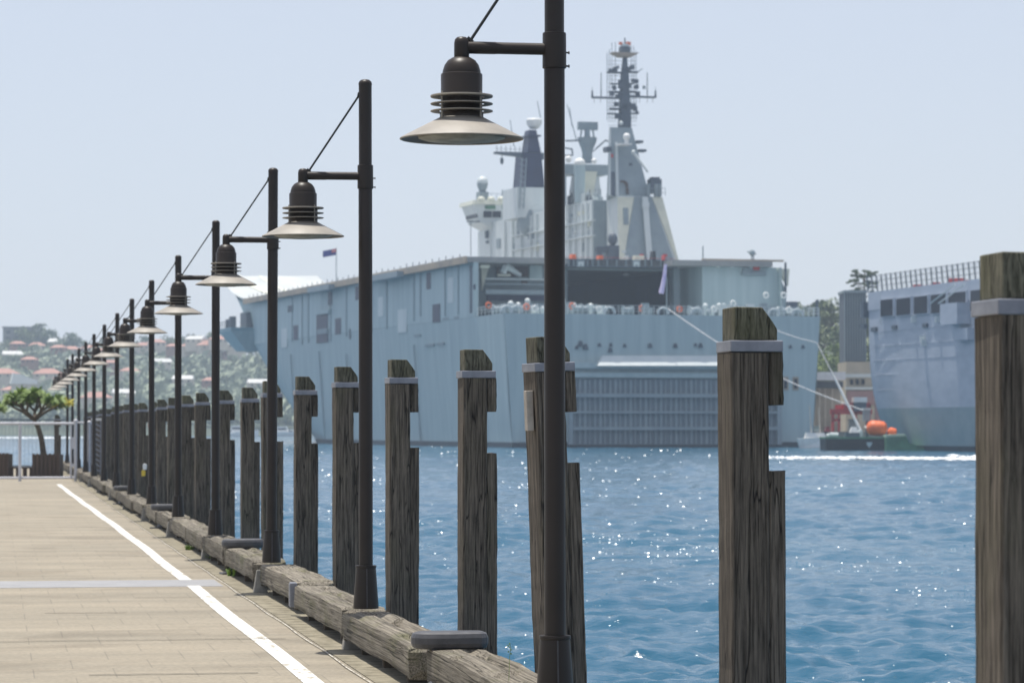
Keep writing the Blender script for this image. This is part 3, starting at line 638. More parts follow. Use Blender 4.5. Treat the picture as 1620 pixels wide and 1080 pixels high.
for i in range(14, 27): piles.append((69.4 + 4.475 * (i - 13), 3.72 + rg.uniform(-.03, .03), .42 + rg.uniform(-.03, .03), rg.uniform(-.01, .01), rg.uniform(-.03, .03)))
PL = ["huge weathered pile cropped by the right edge of the photo", "tall pile standing alone right of the nearest lamp post, hiding the warship's stern gate", "leaning pile directly behind the nearest lamp post with a pale board on its side", "cracked timber pile just left of the nearest lamp post", "timber pile just right of the second lamp post", "timber pile just left of the second lamp post, partly behind it", "timber pile alone between the second and third lamp posts", "timber pile directly behind the third lamp post", "timber pile just left of the third lamp post", "timber pile directly behind the fourth lamp post", "timber pile just left of the fourth lamp post", "timber pile just right of the fifth lamp post", "timber pile just left of the fifth lamp post", "timber pile midway between the fifth and sixth lamp posts"]
for i, (D, X, h, lean, rz) in enumerate(piles):
    k = i % 3; src = PP[k]; t = src if k not in used_p else copy_tree(src); used_p.add(k)
    xc = X + (0.0 if i != 0 else 0)
    t.location = (xc - 0.1638 * D, D, CAM_Z + h - .03)
    # rotation about its own foot for the leaning one: the top tips to the left
    t.rotation_euler = (rg.uniform(-.004, .004), lean, TH + rz)
    tag(t, PL[i] if i < len(PL) else "dark far pile in line %s the %s lamp post" % ("just beyond" if i % 2 else "well behind", ["first", "second", "third", "fourth", "fifth", "sixth", "seventh", "eighth", "ninth", "tenth", "eleventh", "twelfth", "thirteenth", "fourteenth"][min(13, max(0, round((D - 17.45) / 8.95)))]), "pile", "timber fender piles" if i < len(PL) else "far blurred fender piles")
    if i == 2: leaner = t
b = MB(); b.box(-.182, -.138, -.10, -.03, -.37, -.115); o = b.build("side_board", mat("pale_board", (0.42, 0.38, 0.33), (0.3, 0.27, 0.23), rough=.9, scale=10), leaner, bevel=.004); o["label"] = "short pale grey board fixed to the pile's side"
P = at(91, 656, 126); t = copy_tree(PP[1]); t.location = (P.x, P.y, P.z - .22); t.rotation_euler = (0, 0, TH); tag(t, "lone dark pile behind the fence beside the slatted planter", "pile", "timber fender piles")
for j, (px, py, D, mk, lb) in enumerate(((227, 748, 78, 'yellow', "small yellow tag hanging on a far pile beside the sixth lamp post"), (237, 672, 82, 'flagred', "small red and white tag high on a far pile"), (229, 738, 78, 'white', "small white tag just above the yellow one on a far pile"))):
    P = at(px, py, D); b = MB(); b.prism_xz([(-.045, -.08), (.045, -.07), (.05, .05), (0, .09), (-.05, .05)], -.02, .02); o = b.build("tag", M[mk], bevel=.01); o.location = P; tag(o, lb, "tag")

# ------------------------------------------------------------------ lamp posts
def lamp_proto():
    t = empty("lamp_post"); m = M['bronze']
    b = MB(); b.lathe([(.058, .355), (.0575, 3.50), (.0545, 3.51), (.0545, 4.355)], n=40); b.build("pole", m, t)
    b = MB(); b.lathe([(.056, 4.352), (.0565, 4.357), (.0565, 4.366), (.050, 4.382), (.034, 4.395), (.012, 4.400)], n=32); b.build("finial", m, t)
    b = MB(); b.lathe([(.104, 0), (.106, .012), (.083, .335), (.086, .337), (.088, .345), (.086, .357), (.06, .3575)], n=40)
    bs = b.build("base", m, t); b = MB(); b.box(-.0035, .0035, -.107, -.078, .01, .34)
    v = [(-.004, -.1075, .012), (.004, -.1075, .012), (.004, -.0855, .333), (-.004, -.0855, .333)]; b = MB(); b.hexa([(-.004, -.108, .012), (.004, -.108, .012), (.004, -.1, .012), (-.004, -.1, .012), (-.004, -.0860, .333), (.004, -.0860, .333), (.004, -.08, .333), (-.004, -.08, .333)]); b.build("seam", M['iron'], bs)
    b = MB(); b.lathe([(.060, 3.485), (.066, 3.488), (.0665, 3.50), (.0655, 3.675), (.064, 3.683), (.055, 3.686)], n=40); cl = b.build("collar", m, t)
    for z in (3.50, 3.575): b = MB(); b.tube((.06, 0, z), (.083, 0, z), .005, n=6); b.tube((.079, 0, z), (.085, 0, z), .009, n=6); b.build("bolt", M['iron'], cl)
    ax = -.52
    b = MB(); b.tube((-.06, 0, 3.592), (ax + .03, 0, 3.592), .033, n=24); b.tube((ax + .19, 0, 3.592), (ax + .035, 0, 3.592), .0345, n=24); b.build("arm", m, t)
    b = MB(); b.lathe([(.040, 3.535), (.042, 3.54), (.042, 3.615), (.038, 3.635), (.026, 3.648), (.008, 3.652)], (ax, 0, 0), 28); b.build("elbow", m, t)
    b = MB(); b.tube((ax + .045, 0, 3.625), (-.05, 0, 4.268), .0085, n=10); b.tube((ax + .03, 0, 3.645), (ax + .06, 0, 3.62), .014, n=8); b.tube((-.058, 0, 4.25), (-.05, 0, 4.29), .012, n=8); b.build("tie_rod", M['cable'], t)
    # lantern
    b = MB(); b.lathe([(.120, 3.205), (.120, 3.225), (.114, 3.235), (.115, 3.44), (.112, 3.446), (.106, 3.448), (.104, 3.465), (.094, 3.495), (.076, 3.520), (.050, 3.536), (.03, 3.541)], (ax, 0, 0), 48)
    b.build("lantern_body", m, t)
    for z, th in ((3.322, .0055), (3.280, .0030), (3.240, .0030)):
        b = MB(); b.lathe([(.128, z - th), (.171, z - th), (.173, z), (.171, z + th), (.128, z + th), (.128, z - th)], (ax, 0, 0), 48, False); b.build("cooling_ring", M['ring'], t)
    for k in range(4):
        a = R(-55 + 90 * k); b = MB(); b.tube((ax + .15 * math.cos(a), .15 * math.sin(a), 3.195), (ax + .15 * math.cos(a), .15 * math.sin(a), 3.342), .0055, n=8); b.build("ring_rod", M['ring'], t)
    b = MB(); b.lathe([(.330, 3.088), (.335, 3.083), (.341, 3.085), (.342, 3.089), (.337, 3.094), (.23, 3.149), (.16, 3.185), (.123, 3.204), (.10, 3.21)], (ax, 0, 0), 64, False)
    sh = b.build("shade", M['shade'], t)
    b = MB(); b.lathe([(.24, 3.105), (.30, 3.098), (.331, 3.087)], (ax, 0, 0), 64, False); b.build("shade_lining", M['iron'], sh)  # black lining stands in for the shade inside the lantern rim
    b = MB(); b.lathe([(.02, 3.066), (.12, 3.069), (.20, 3.078), (.238, 3.090), (.242, 3.106)], (ax, 0, 0), 48); b.build("lens", M['lens'], sh)
    b = MB(); b.hexa([(-.21, -.24, -.325), (-.05, -.24, -.325), (-.05, -.05, -.325), (-.21, -.05, -.325), (-.17, -.15, -.08), (-.13, -.15, -.08), (-.13, -.05, -.08), (-.17, -.05, -.08)]); b.build("foot_bracket", M['conc'], t, bevel=.006)
    return t
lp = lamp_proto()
LN = ["nearest lamp post, largest in the photo, its top cut off by the upper edge", "second nearest lamp post, full height, standing where two kerb timbers meet", "third lamp post from the right, just left of the full height second one", "fourth lamp post from the right, whose lantern overlaps the third post's arm", "fifth lamp post from the right, next left of the fourth", "sixth lamp post from the right, next left of the fifth", "seventh lamp post from the right, halfway down the receding row", "eighth lamp post from the right, past the middle of the row", "ninth lamp post from the right in the blurred receding row", "tenth lamp post from the right, beside the slatted white screen", "eleventh lamp post from the right, behind the tenth", "fourth from the far end of the row of lamp posts" , "second last lamp post, just beyond the pale fence", "farthest and smallest lamp post, its shade over the dragon tree"]
LN[11] = "third lamp post from the far left end of the row"
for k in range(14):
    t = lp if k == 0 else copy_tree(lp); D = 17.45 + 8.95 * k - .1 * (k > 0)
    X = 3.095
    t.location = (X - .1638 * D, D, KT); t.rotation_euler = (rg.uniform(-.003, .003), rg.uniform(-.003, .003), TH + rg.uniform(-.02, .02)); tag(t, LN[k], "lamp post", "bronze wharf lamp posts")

# ------------------------------------------------------------------ far end of the wharf
t = empty("barrier_fence", pier(2.75, uD(108, 2.75), DECK), TH, "pale grey tubular fence with wide rails closing the wharf at left", "fence")
b = MB(); b.tube((-9, 0, 1.97), (0.02, 0, 1.97), .045, n=8); b.build("rail", M['fence'], t)
b = MB(); b.tube((-9, 0, .12), (0.02, 0, .12), .04, n=8); b.build("rail", M['fence'], t)
b = MB(); b.tube((0.06, 0, 2.0), (.42, 0, 2.0), .03, n=8); b.build("rail", M['fence'], t)
for x in (0.0, -1.88, -3.8, -5.7): b = MB(); b.tube((x, 0, -.0), (x, 0, 2.0), .05, n=8); b.build("post", M['fence'], t)
b = MB(); b.tube((-.16, 0, .1), (-.16, 0, 1.97), .03, n=8); b.build("post", M['fence'], t)
for z_, h_ in ((.5, .1), (1.1, .4)): b = MB(); b.box(-.15, -.01, -.02, .02, z_, z_ + h_); b.build("latch", M['fence'], t)
b = MB(); b.sphere((0, 0, 2.05), .075, 10, 6); b.build("finial", M['fence'], t)
t = empty("ball_topped_post", pier(3.17, uD(107, 3.17), KT), TH, "pale grey ball topped post standing on the kerb beside the fence", "post")
MB().tube((0, 0, 0), (0, 0, 1.6), .055, n=10).build("shaft", M['fence'], t); MB().sphere((0, 0, 1.66), .08, 10, 6).build("ball", M['fence'], t)
t = empty("slatted_screen", pier(3.22, uD(101, 3.22), KT), TH, "narrow screen of slanted pale slats between the tenth and ninth lamp posts", "screen")
for x in (-.14, .14): MB().box(x - .02, x + .02, -.02, .02, 0, 1.72).build("post", M['galv'], t)
for k in range(10):
    z = .12 + k * .16; b = MB(); b.hexa([(-.12, -.03, z + .09), (.12, -.03, z - .05), (.12, .03, z - .05), (-.12, .03, z + .09), (-.12, -.03, z + .15), (.12, -.03, z + .01), (.12, .03, z + .01), (-.12, .03, z + .15)]); b.build("slat", M['galv'], t)
MB().box(-.16, .16, -.04, .04, 1.72, 1.80).build("cap", M['white'], t)
t = empty("palisade_fence", pier(1.9, uD(141, 1.9), DECK), TH, "faint dark palisade fence at the water's edge beyond the planters", "fence")
b = MB()
for k in range(46): b.tube((-6.5 + k * .17, 0, 0), (-6.5 + k * .17, 0, 2.15), .008, n=5)
b.build("pickets", M['grey'], t); MB().box(-6.6, 1.3, -.02, .02, 2.15, 2.2).build("top_rail", M['dgrey'], t); MB().box(-6.6, 1.3, -.02, .02, .1, .15).build("bottom_rail", M['dgrey'], t)
def planter(px0, px1, D, ytop, label):
    X0 = (px0 - 810) / 5000 * D; X1 = (px1 - 810) / 5000 * D; zt = CAM_Z - (ytop - 676) * D / 5000 - DECK
    t = empty("planter_box", ((X0 + X1) / 2, D, DECK), 0, label, "planter"); w_ = (X1 - X0) / 2
    MB().box(-w_ + .03, w_ - .03, .03, 1.0, 0, zt - .04).build("box", M['soil'], t)
    n = max(4, int(2 * w_ / .14))
    for k in range(n):
        x = -w_ + 2 * w_ * (k + .5) / n; MB().box(x - .045, x + .045, -.02, .025, 0.02, zt).build("slat", M['slat'], t)
planter(50, 96, 118, 717, "dark slatted timber planter box holding the dragon tree")
planter(-45, 15, 118, 716, "dark slatted timber planter cut off by the left photo edge")
t = empty("bench", (((31 - 810) / 5000 * 118), 118.3, DECK), 0, "low dark slatted bench between the two planters", "bench")
MB().box(-.42, .42, 0, .5, .30, .36).build("seat", M['slat'], t)
for x in (-.38, -.13, .13, .38): MB().box(x - .05, x + .05, .02, .45, 0, .30).build("leg", M['slat'], t)
def dragon_tree(px, base_py, top_py, D, spread, label, seed, bend, yel=False, origin_shift=0):
    P = at(px, base_py, D); rg = random.Random(seed)
    t = empty("dragon_tree", (P.x, P.y + .5, P.z - .1), 0, label, "tree"); H = (base_py - top_py) * D / 5000.0
    b = MB(); p = Vector((0, 0, 0)); stem = [(0, 0, 0), (-.07 * bend, 0, H * .22), (-.20 * bend, 0, H * .40), (-.36 * bend, 0, H * .52)]
    for i, (a, c) in enumerate(zip(stem, stem[1:])): b.tube(a, c, .12 - .015 * i, .105 - .015 * i, 10)
    tips = []
    def branch(p, d, l, r, lev):
        e = p + d * l; b.tube(p, e, r, r * .75, 7)
        if lev == 0: tips.append(e); return
        for q in range(3 if lev == 2 else 2):
            a = rg.random() * 6.28; nd = (d + Vector((math.cos(a), math.sin(a) * .8, .15)) * .75).normalized(); nd.z = max(nd.z, .12)
            branch(e, nd, l * rg.uniform(.6, .85), r * .7, lev - 1)
    top = Vector(stem[-1])
    for q in range(5):
        a = q * 1.257 + .4; d = Vector((math.cos(a) * 1.1, math.sin(a), .75)).normalized(); branch(top, d, spread * .40, .075, 2)
    b.build("trunk", M['bark'], t)
    fb, fy = MB(), MB()
    for e in tips + [x + Vector((rg.gauss(0, .12), rg.gauss(0, .12), rg.gauss(0, .06))) for x in tips[::2]]:
        e.z = min(e.z, H - .22); yl = yel and e.x > spread * .45 and e.z < H - .3 and rg.random() < .6
        tgt = fy if yl else fb
        for _ in range(60):
            d = Vector((rg.gauss(0, 1), rg.gauss(0, 1), abs(rg.gauss(0, .8)) - .25)).normalized(); l = rg.uniform(.26, .42); s = d.orthogonal().normalized() * .03
            mid = e + d * l * .55; tip = e + d * l + Vector((0, 0, -.05)); tgt.add([e - s * .6, mid - s, tip, mid + s, e + s * .6], [(0, 1, 2, 3, 4)])
    fb.build("foliage", M['leaf_dragon'], t)
    if fy.v: o = fy.build("foliage", M['leaf_yellow'], t); o["label"] = "yellow tuft on the right of the crown"
dragon_tree(66, 717, 607, 118.2, 1.35, "spreading dragon tree with bent trunk behind the fence at left", 4, 1.0, True)
dragon_tree(-42, 717, 612, 118.4, 1.0, "second dragon tree mostly outside the left edge of the photo", 8, -.2)

# ------------------------------------------------------------------ the big grey warship
AL = R(16.5); SA, CA = math.sin(AL), math.cos(AL); S0 = Vector((-1.14, 437.0, 0))
ship = empty("warship", S0, AL, "huge pale grey flat decked warship with tall island, seen from its stern", "warship")
def L(px, py, y=None, x=None):
    """photo pixel to ship-local point on the plane y=const (athwartships) or x=const (fore and aft)"""
    d = ray(px, py); C = Vector((0, 0, CAM_Z)) - S0
    cx, cy = C.x * CA + C.y * SA, -C.x * SA + C.y * CA
    dx, dy = d.x * CA + d.y * SA, -d.x * SA + d.y * CA
    t = (y - cy) / dy if y is not None else (x - cx) / dx
    return Vector((cx + t * dx, cy + t * dy, C.z + t * d.z))
def facebox(b, px0, px1, py0, py1, y, depth):       # block whose aft face fills the pixel box on plane y
    p, q = L(px0, py0, y=y), L(px1, py1, y=y); return b.box(p.x, q.x, y, y + depth, q.z, p.z)
def sidebox(b, px0, px1, py0, py1, x, width):       # block whose port face fills the pixel box on plane x
    p, q = L(px0, py0, x=x), L(px1, py1, x=x); y0, y1 = sorted((p.y, q.y)); zc = sorted((p.z, q.z))
    return b.box(x, x + width, y0, y1, zc[0], zc[1])
KN, FD = 18.6, 27.2
def hull_x(a, z, side):      # half outline at height z
    t = max(0, min(1, z / KN)) ** .8; as_ = 98 + 64 * t; ae = 196 + 28 * t
    base = 1.3 * (1 - t); s = max(0, min(1, (a - as_) / (ae - as_)))
    x = base + (23.5 - base) * s ** 1.75
    return x if side < 0 else 47 - x
b = MB(); As = [0] + [8 * k for k in range(1, 11)] + [90 + 4.5 * k for k in range(30)] + [224]; Zs = [-2, 0, 3, 6, 9, 12, 15, KN]
for side in (-1, 1):
    v = []; 
    for z in Zs:
        ae = 196 + 28 * (max(0, z / KN) ** .8)
        for a in As: aa = min(a, ae); v.append((hull_x(aa, z, side), aa, z))
    n = len(As); fs = []
    for j in range(len(Zs) - 1):
        for i in range(n - 1):
            q = (j * n + i, j * n + i + 1, (j + 1) * n + i + 1, (j + 1) * n + i); fs.append(q[::-1] if side < 0 else q)
    b.add(v, fs, True)
b.add([(1.3, 0, -2), (45.7, 0, -2), (45.7, 0, 0), (47, 0, KN), (0, 0, KN), (1.3, 0, 0)], [(0, 1, 2, 3, 4, 5)])
b.add([(0, 0, KN - .02), (47, 0, KN - .02), (47, 150, KN - .02), (0, 150, KN - .02)], [(0, 1, 2, 3)])
hull = b.build("hull", M['hull'], ship, angle=25)
b = MB()
for side in (-1, 1):
    v = []
    for z in (-1, .75):
        for a in As: v.append((hull_x(min(a, 196), z, side) + side * .06, min(a, 196.2), z))
    n = len(As); b.add(v, [(i, i + 1, n + i + 1, n + i) for i in range(n - 1)], True)
b.add([(1.2, -.06, -1), (45.8, -.06, -1), (45.8, -.06, .75), (1.2, -.06, .75)], [(0, 1, 2, 3)])
b.build("boot_topping", M['boot'], hull)
# upper side wall, port and starboard, following the bow
b = MB(); AU = [15, 40, 80, 120, 150, 165] + [170 + 5 * k for k in range(9)]
def ramp_z(a): return FD + 6.0 * (max(0, a - 166) / 40.0) ** 1.9
for side in (-1, 1):
    v = []
    for lv in (0, 1):
        for a in AU:
            sx = hull_x(a, KN, side); top = min(ramp_z(min(a, 206)) - .85, 40)
            off = 0 if lv == 0 else max(0, (a - 166)) * .02
            xx = sx if lv == 0 else (sx + side * (min(6.5, max(0, a - 168) * .22)))
            v.append((xx + (-.04 if side < 0 else .04), a if a < 206 else 206, KN + .02 if lv == 0 else top))
    n = len(AU); fs = [(i, i + 1, n + i + 1, n + i) for i in range(n - 1)]
    if side < 0: fs = [f[::-1] for f in fs]
    b.add(v, fs, True)
b.add([(hull_x(206, KN, -1), 206, KN), (47 - hull_x(206, KN, -1), 206, KN), (42, 206, 32), (5, 206, 32)], [(0, 1, 2, 3)])
up = b.build("upper_side", M['hull_up'], ship, angle=20)
# side openings
for (x0, x1, y0, y1, nm, mk) in ((500.5, 518.5, 495, 541, "boat_bay", 'navy'), (684, 696, 482, 509, "side_door", 'navy'), (530, 539, 504, 528, "side_door", 'navy'), (464, 471, 515, 537, "side_door", 'navy'), (455, 463, 484, 493, "vent", 'dgrey'), (519, 525, 462, 482, "vent", 'navy'), (562, 568, 454, 474, "vent", 'navy'), (674.5, 681, 432, 457, "vent", 'navy'), (629, 643, 490, 525, "pale_panel", 'super'), (445, 454, 520, 549, "pale_panel", 'super'), (598, 606, 470, 500, "pale_panel", 'super'), (708, 717, 440, 478, "pale_panel", 'super'), (743, 747, 420, 495, "seam", 'dgrey'), (552, 554, 520, 536, "vent", 'dgrey')):
    b = MB(); sidebox(b, x0, x1, y0, y1, -.10, .07); b.build(nm, M[mk], up)
    if nm == "boat_bay":
        b = MB(); sidebox(b, x0 - 1, x1 + 1, y0 - 3, y0, -.6, .5); b.build("canopy", M['hull_up'], up)
        b = MB(); sidebox(b, x0 + 1, x1 - 1, 521, 527, -.35, .2); b.build("boat", M['grey'], up)
for px, y0, y1 in ((437, 478, 545), (462, 470, 540), (478, 468, 545), (488, 462, 542), (523, 455, 540), (548, 452, 532), (575, 446, 520), (588, 442, 524), (612, 438, 520), (655, 428, 508), (665, 426, 500), (704, 420, 500), (725, 412, 498)):
    p, q = L(px, y0, x=-.1), L(px, y1, x=-.1); b = MB(); b.box(-.17, -.05, p.y - .15, p.y + .15, q.z, p.z); b.build("side_pipe", M['grey'], up)
for px, y0, y1 in ((460, 560, 690), (505, 555, 695), (548, 560, 698), (655, 545, 700)):
    p, q = L(px, y0, x=-.1), L(px, y1, x=.9); b = MB(); b.tube((-.15, p.y, p.z), (.95, p.y, .8), .11, n=5); b.build("hull_wire", M['grey'], hull)
rg = random.Random(90)
for px, py, w_, h_ in ((672, 545, 14, 2), (690, 543, 12, 2), (655, 530, 10, 1.5), (718, 501, 8, 3), (700, 503, 10, 2)):
    b = MB(); sidebox(b, px, px + w_, py, py + h_, -.06, .1); b.build("weld_strip", M['grey'], hull)
# flight deck
b = MB(); b.prism_xy([(-1, 15), (14, 15), (14, 19), (30, 19), (30, 15), (45.6, 15), (48.5, 60), (48.5, 166), (-1, 166)], FD - .8, FD)
fd = b.build("flight_deck", M['shipdeck'], ship)
b = MB(); b.box(-1.35, -1.01, 15, 172, FD - .95, FD + .06); b.build("edge_strip", M['deckedge'], fd)
for k in range(40): y = 18 + k * 3.8; b = MB(); b.tube((-1.3, y, FD), (-1.3, y, FD + 0.4 + .3 * rg.random()), .07, n=4); b.build("edge_stanchion", M['dgrey'], fd)
for a_, c_ in ((50, 70), (96, 112)): b = MB(); b.box(-2.4, -1.36, a_, c_, FD - 1.3, FD - .4); b.build("side_gallery", M['grey'], fd)
# ski-jump ramp
b = MB(); v = []; fs = []; aa = [166 + 4 * k for k in range(11)]
for i, a in enumerate(aa):
    xl = -1 + max(0, a - 172) * .06; z = ramp_z(a); dip = max(0, a - 184) * .05
    for (x, zz) in ((xl, z), (21, z + .3), (24, z - dip * 2), (47 - (a - 166) * .1, FD + (z - FD) * .65), (47 - (a - 166) * .1, FD - .8), (xl + (a - 166) * .05, z - .8)): v.append((x, a, zz))
n = 6
for i in range(len(aa) - 1):
    for j in range(n): fs.append((i * n + j, i * n + (j + 1) % n, (i + 1) * n + (j + 1) % n, (i + 1) * n + j))
fs += [tuple(range(n))[::-1], tuple((len(aa) - 1) * n + j for j in range(n))]
b.add(v, fs, True); ramp = b.build("ski_jump", M['rampwhite'], ship, angle=20)
b = MB()
for x0, x1 in ((8.5, 10), (13.5, 14.3)):
    for a, c in zip(aa, aa[1:]):
        b.add([(x0 - (a - 166) * .12, a, ramp_z(a) + .18), (x1 - (a - 166) * .12, a, ramp_z(a) + .18), (x1 - (c - 166) * .12, c, ramp_z(c) + .20), (x0 - (c - 166) * .12, c, ramp_z(c) + .20)], [(0, 1, 2, 3)])
b.build("marking", M['cream'], ramp)
# bow gallery
b = MB(); b.frus((-3.6, 3, 172, 184), (-3.8, 3, 171, 185), 21.2, 21.8); b.frus((-.3, 3, 174, 183), (-3.6, 3, 172, 184), 17.5, 21.2); b.build("bow_gallery", M['hull_up'], ship)
b = MB(); b.box(-.4, 2.5, 173, 179, 21.8, 24.8); b.build("gallery_recess", M['dgrey'], ship)
b = MB()
for k in range(7): y = 172 + 2 * k; b.tube((-3.7, y, 21.8), (-3.7, y, 23.1), .07, n=4)
b.tube((-3.7, 172, 23.1), (-3.7, 184, 23.1), .07, n=4); b.tube((-3.7, 172, 22.5), (-3.7, 184, 22.5), .05, n=4); b.box(-3.2, -2.2, 174, 176, 21.8, 24); b.box(-3.0, -1.6, 179, 180.5, 21.8, 23.6); b.build("gallery_rail", M['dgrey'], ship)
# flag on jackstaff
p = L(532, 437, x=14)
b = MB(); b.tube((p.x, p.y, FD), (p.x, p.y, L(532, 391, x=14).z), .11, .07, n=6); js = b.build("jackstaff", M['grey'], ship)
zt = L(532, 393, x=14).z; q0 = L(532, 393, y=p.y); q1 = L(511, 408, y=p.y)
def wavy(b, x0, x1, z0, z1, y, sag, amp=.25, n=8):
    v = []
    for i in range(n + 1):
        t_ = i / n; x = x0 + (x1 - x0) * t_; yy = y + amp * math.sin(t_ * 7); dz = -sag * t_
        v += [(x, yy, z0 + dz), (x, yy, z1 + dz), (x, yy + .03, z0 + dz), (x, yy + .03, z1 + dz)]
    fs = []
    for i in range(n): a = i * 4; fs += [(a, a + 1, a + 5, a + 4), (a + 2, a + 6, a + 7, a + 3)]
    b.add(v, fs, True); return b
fl = wavy(MB(), q0.x, q1.x, q1.z + 0.6, q0.z, p.y, .5).build("flag", M['flagblue'], js); fl["label"] = "blue flag with red and white corner"
wavy(MB(), q0.x - .05, q0.x - .85, q0.z - .62, q0.z - .08, p.y - .06, .2, .06).build("canton", M['flagred'], fl)
wavy(MB(), q0.x - .1, q0.x - .8, q0.z - .40, q0.z - .30, p.y - .10, .2, .06).build("canton_cross", M['white'], fl)

# ---- stern: transom details
tr = MB(); 
def onT(px, py, off=0.0): p = L(px, py, y=-off); return p
# ribbed stern gate
b = MB(); facebox(b, 906, 1232, 598, 703, -.12, .1); gate = b.build("stern_gate", mat('gate_paint', (0.145, 0.185, 0.215), (0.11, 0.145, 0.175), scale=.5), ship)
b = MB()
for k in range(41): facebox(b, 908 + k * 8, 910 + k * 8 + (k % 3), 600, 702, -.24, .11)
b.build("gate_ribs", M['grey'], gate)
for (x0, x1, y0, y1, dp) in ((896, 1236, 573, 584, 1.0), (906, 1232, 589, 598, .7), (906, 1232, 622, 629, .85), (906, 1232, 650, 654, .75), (906, 1232, 675, 680, .85), (900, 907, 598, 703, .8), (1230, 1237, 598, 703, .8)):
    b = MB(); facebox(b, x0, x1, y0, y1, -dp, dp - .11); b.build("gate_beam", M['grey'] if y1 - y0 < 8 or x1 - x0 < 10 else M['hull'], gate)
b = MB(); p0, p1 = onT(940, 573), onT(1225, 573); q0, q1 = onT(952, 566), onT(1215, 566)
b.hexa([(p0.x, -1.6, p0.z - .5), (p1.x, -1.6, p1.z - .5), (p1.x, -.02, p1.z - .5), (p0.x, -.02, p0.z - .5), (q0.x, -.4, q0.z + .3), (q1.x, -.4, q1.z + .3), (q1.x, -.02, q1.z + .3), (q0.x, -.02, q0.z + .3)]); b.build("gate_hood", M['super'], gate)
for px, y0, y1 in ((1243, 596, 617), (1259, 596, 617), (1215, 596, 617)):
    b = MB(); facebox(b, px - 4.5, px + 4.5, y0, y1, -.14, .12); wd = b.build("stern_port", M['deckedge'], ship)
    b = MB(); facebox(b, px - 2.5, px + 2.5, y0 + 3, y1 - 3, -.2, .05); b.build("opening", M['glass'], wd)
for px, py, r in ((912, 549, 3), (918, 543, 5), (926, 548, 5), (965, 553, 4), (966, 545, 3), (988, 546, 3), (948, 545, 3), (1028, 546, 4), (1068, 546, 4), (1108, 546, 4), (1100, 545, 3), (1250, 548, 3), (1270, 548, 3)):
    p = onT(px, py); rr = r * .087; b = MB(); b.prism_xz([(p.x - rr, p.z - rr), (p.x + rr, p.z - rr), (p.x + rr * .4, p.z + rr * .8), (p.x - rr * .4, p.z + rr * .8)], -.22, -.02); b.build("transom_fitting", M['dgrey'], ship)
# bulwark rail round the quarterdeck
b = MB()
for k in range(63): x = .3 + k * .75; b.tube((x, .2, KN), (x, .2, KN + 1.25), .05, n=4)
for z in (.45, .85, 1.25): b.tube((.2, .2, KN + z), (46.8, .2, KN + z), .045, n=4)
for k in range(8): y = .2 + k * 1.9; b.tube((.1, y, KN), (.1, y, KN + 1.25), .05, n=4); b.tube((46.9, y, KN), (46.9, y, KN + 1.25), .05, n=4)
for z in (.45, .85, 1.25): b.tube((.1, .2, KN + z), (.1, 14, KN + z), .045, n=4); b.tube((46.9, .2, KN + z), (46.9, 14, KN + z), .045, n=4)
b.build("stern_rail", M['super'], ship)
for px in (802, 818, 882, 965, 1050, 1103, 1225, 1262):
    p = onT(px, 484); b = MB(); pts = [(p.x + .8 * math.cos(R(-10 + 200 * k / 10)), KN + .25 + .75 * math.sin(R(-10 + 200 * k / 10))) for k in range(11)]
    b.path([(x, .25, z) for x, z in pts], .19, 6); b.build("fairlead", M['super'], ship)
rg = random.Random(55)
kinds = [("winch", 'grey'), ("locker", 'super'), ("vent_cowl", 'super'), ("rope_reel", 'grey'), ("deck_locker", 'grey')]
for k in range(64):
    px = rg.choice([rg.uniform(760, 860), rg.uniform(895, 960), rg.uniform(1085, 1290), rg.uniform(780, 1285)]); y = rg.uniform(1.2, 12); p = L(px, 490, y=y); nm, mk = kinds[k % 5]; x = p.x
    if not 1 < x < 45.5: continue
    h = rg.uniform(.7, 2.0); b = MB()
    if nm in ("winch", "rope_reel"):
        b.tube((x - .6, y, KN + .8), (x + .6, y, KN + .8), .5, n=10); b.tube((x - .7, y, KN + .8), (x - .6, y, KN + .8), .8, n=10); b.tube((x + .6, y, KN + .8), (x + .7, y, KN + .8), .8, n=10); b.box(x - .7, x + .7, y - .4, y + .4, KN, KN + .3)
    elif nm == "vent_cowl": b.tube((x, y, KN), (x, y, KN + h), .25, n=8); b.sphere((x, y - .1, KN + h), .42, 8, 6)
    else: b.box(x - .5, x + .5, y - .4, y + .4, KN, KN + h); b.box(x - .3, x - .1, y - .5, y - .4, KN + .3, KN + h - .2)
    b.build(nm, M[mk], ship)
for px, py, y in ((846, 488, 3), (833, 485, 4), (773, 483, 3), (905, 484, 3), (948, 489, 2), (1015, 488, 2), (1130, 489, 3), (1160, 480, 9), (1212, 467, 9), (1240, 467, 9), (1248, 490, 2), (1075, 489, 2)):
    p = L(px, py, y=y); b = MB(); b.lathe([(.45, -.12), (.5, 0), (.45, .12), (.25, .12), (.25, -.12), (.45, -.12)], (0, 0, 0), 12, False); o = b.build("life_ring", M['orange'] if px % 2 else M['white'], ship); o.location = p; o.rotation_euler = (R(90), 0, 0)
for px, sc_ in ((808, 1), (812, .8), (820, .9), (908, .9), (1145, 1), (1128, .8), (1231, .8)):
    p = L(px, 486, y=5); b = MB(); b.sphere((p.x, 5, KN + 1.5 * sc_), .45 * sc_, 10, 6, 1); b.tube((p.x, 5, KN), (p.x, 5, KN + 1.2), .25, n=8); b.build("capstan", M['super'], ship)
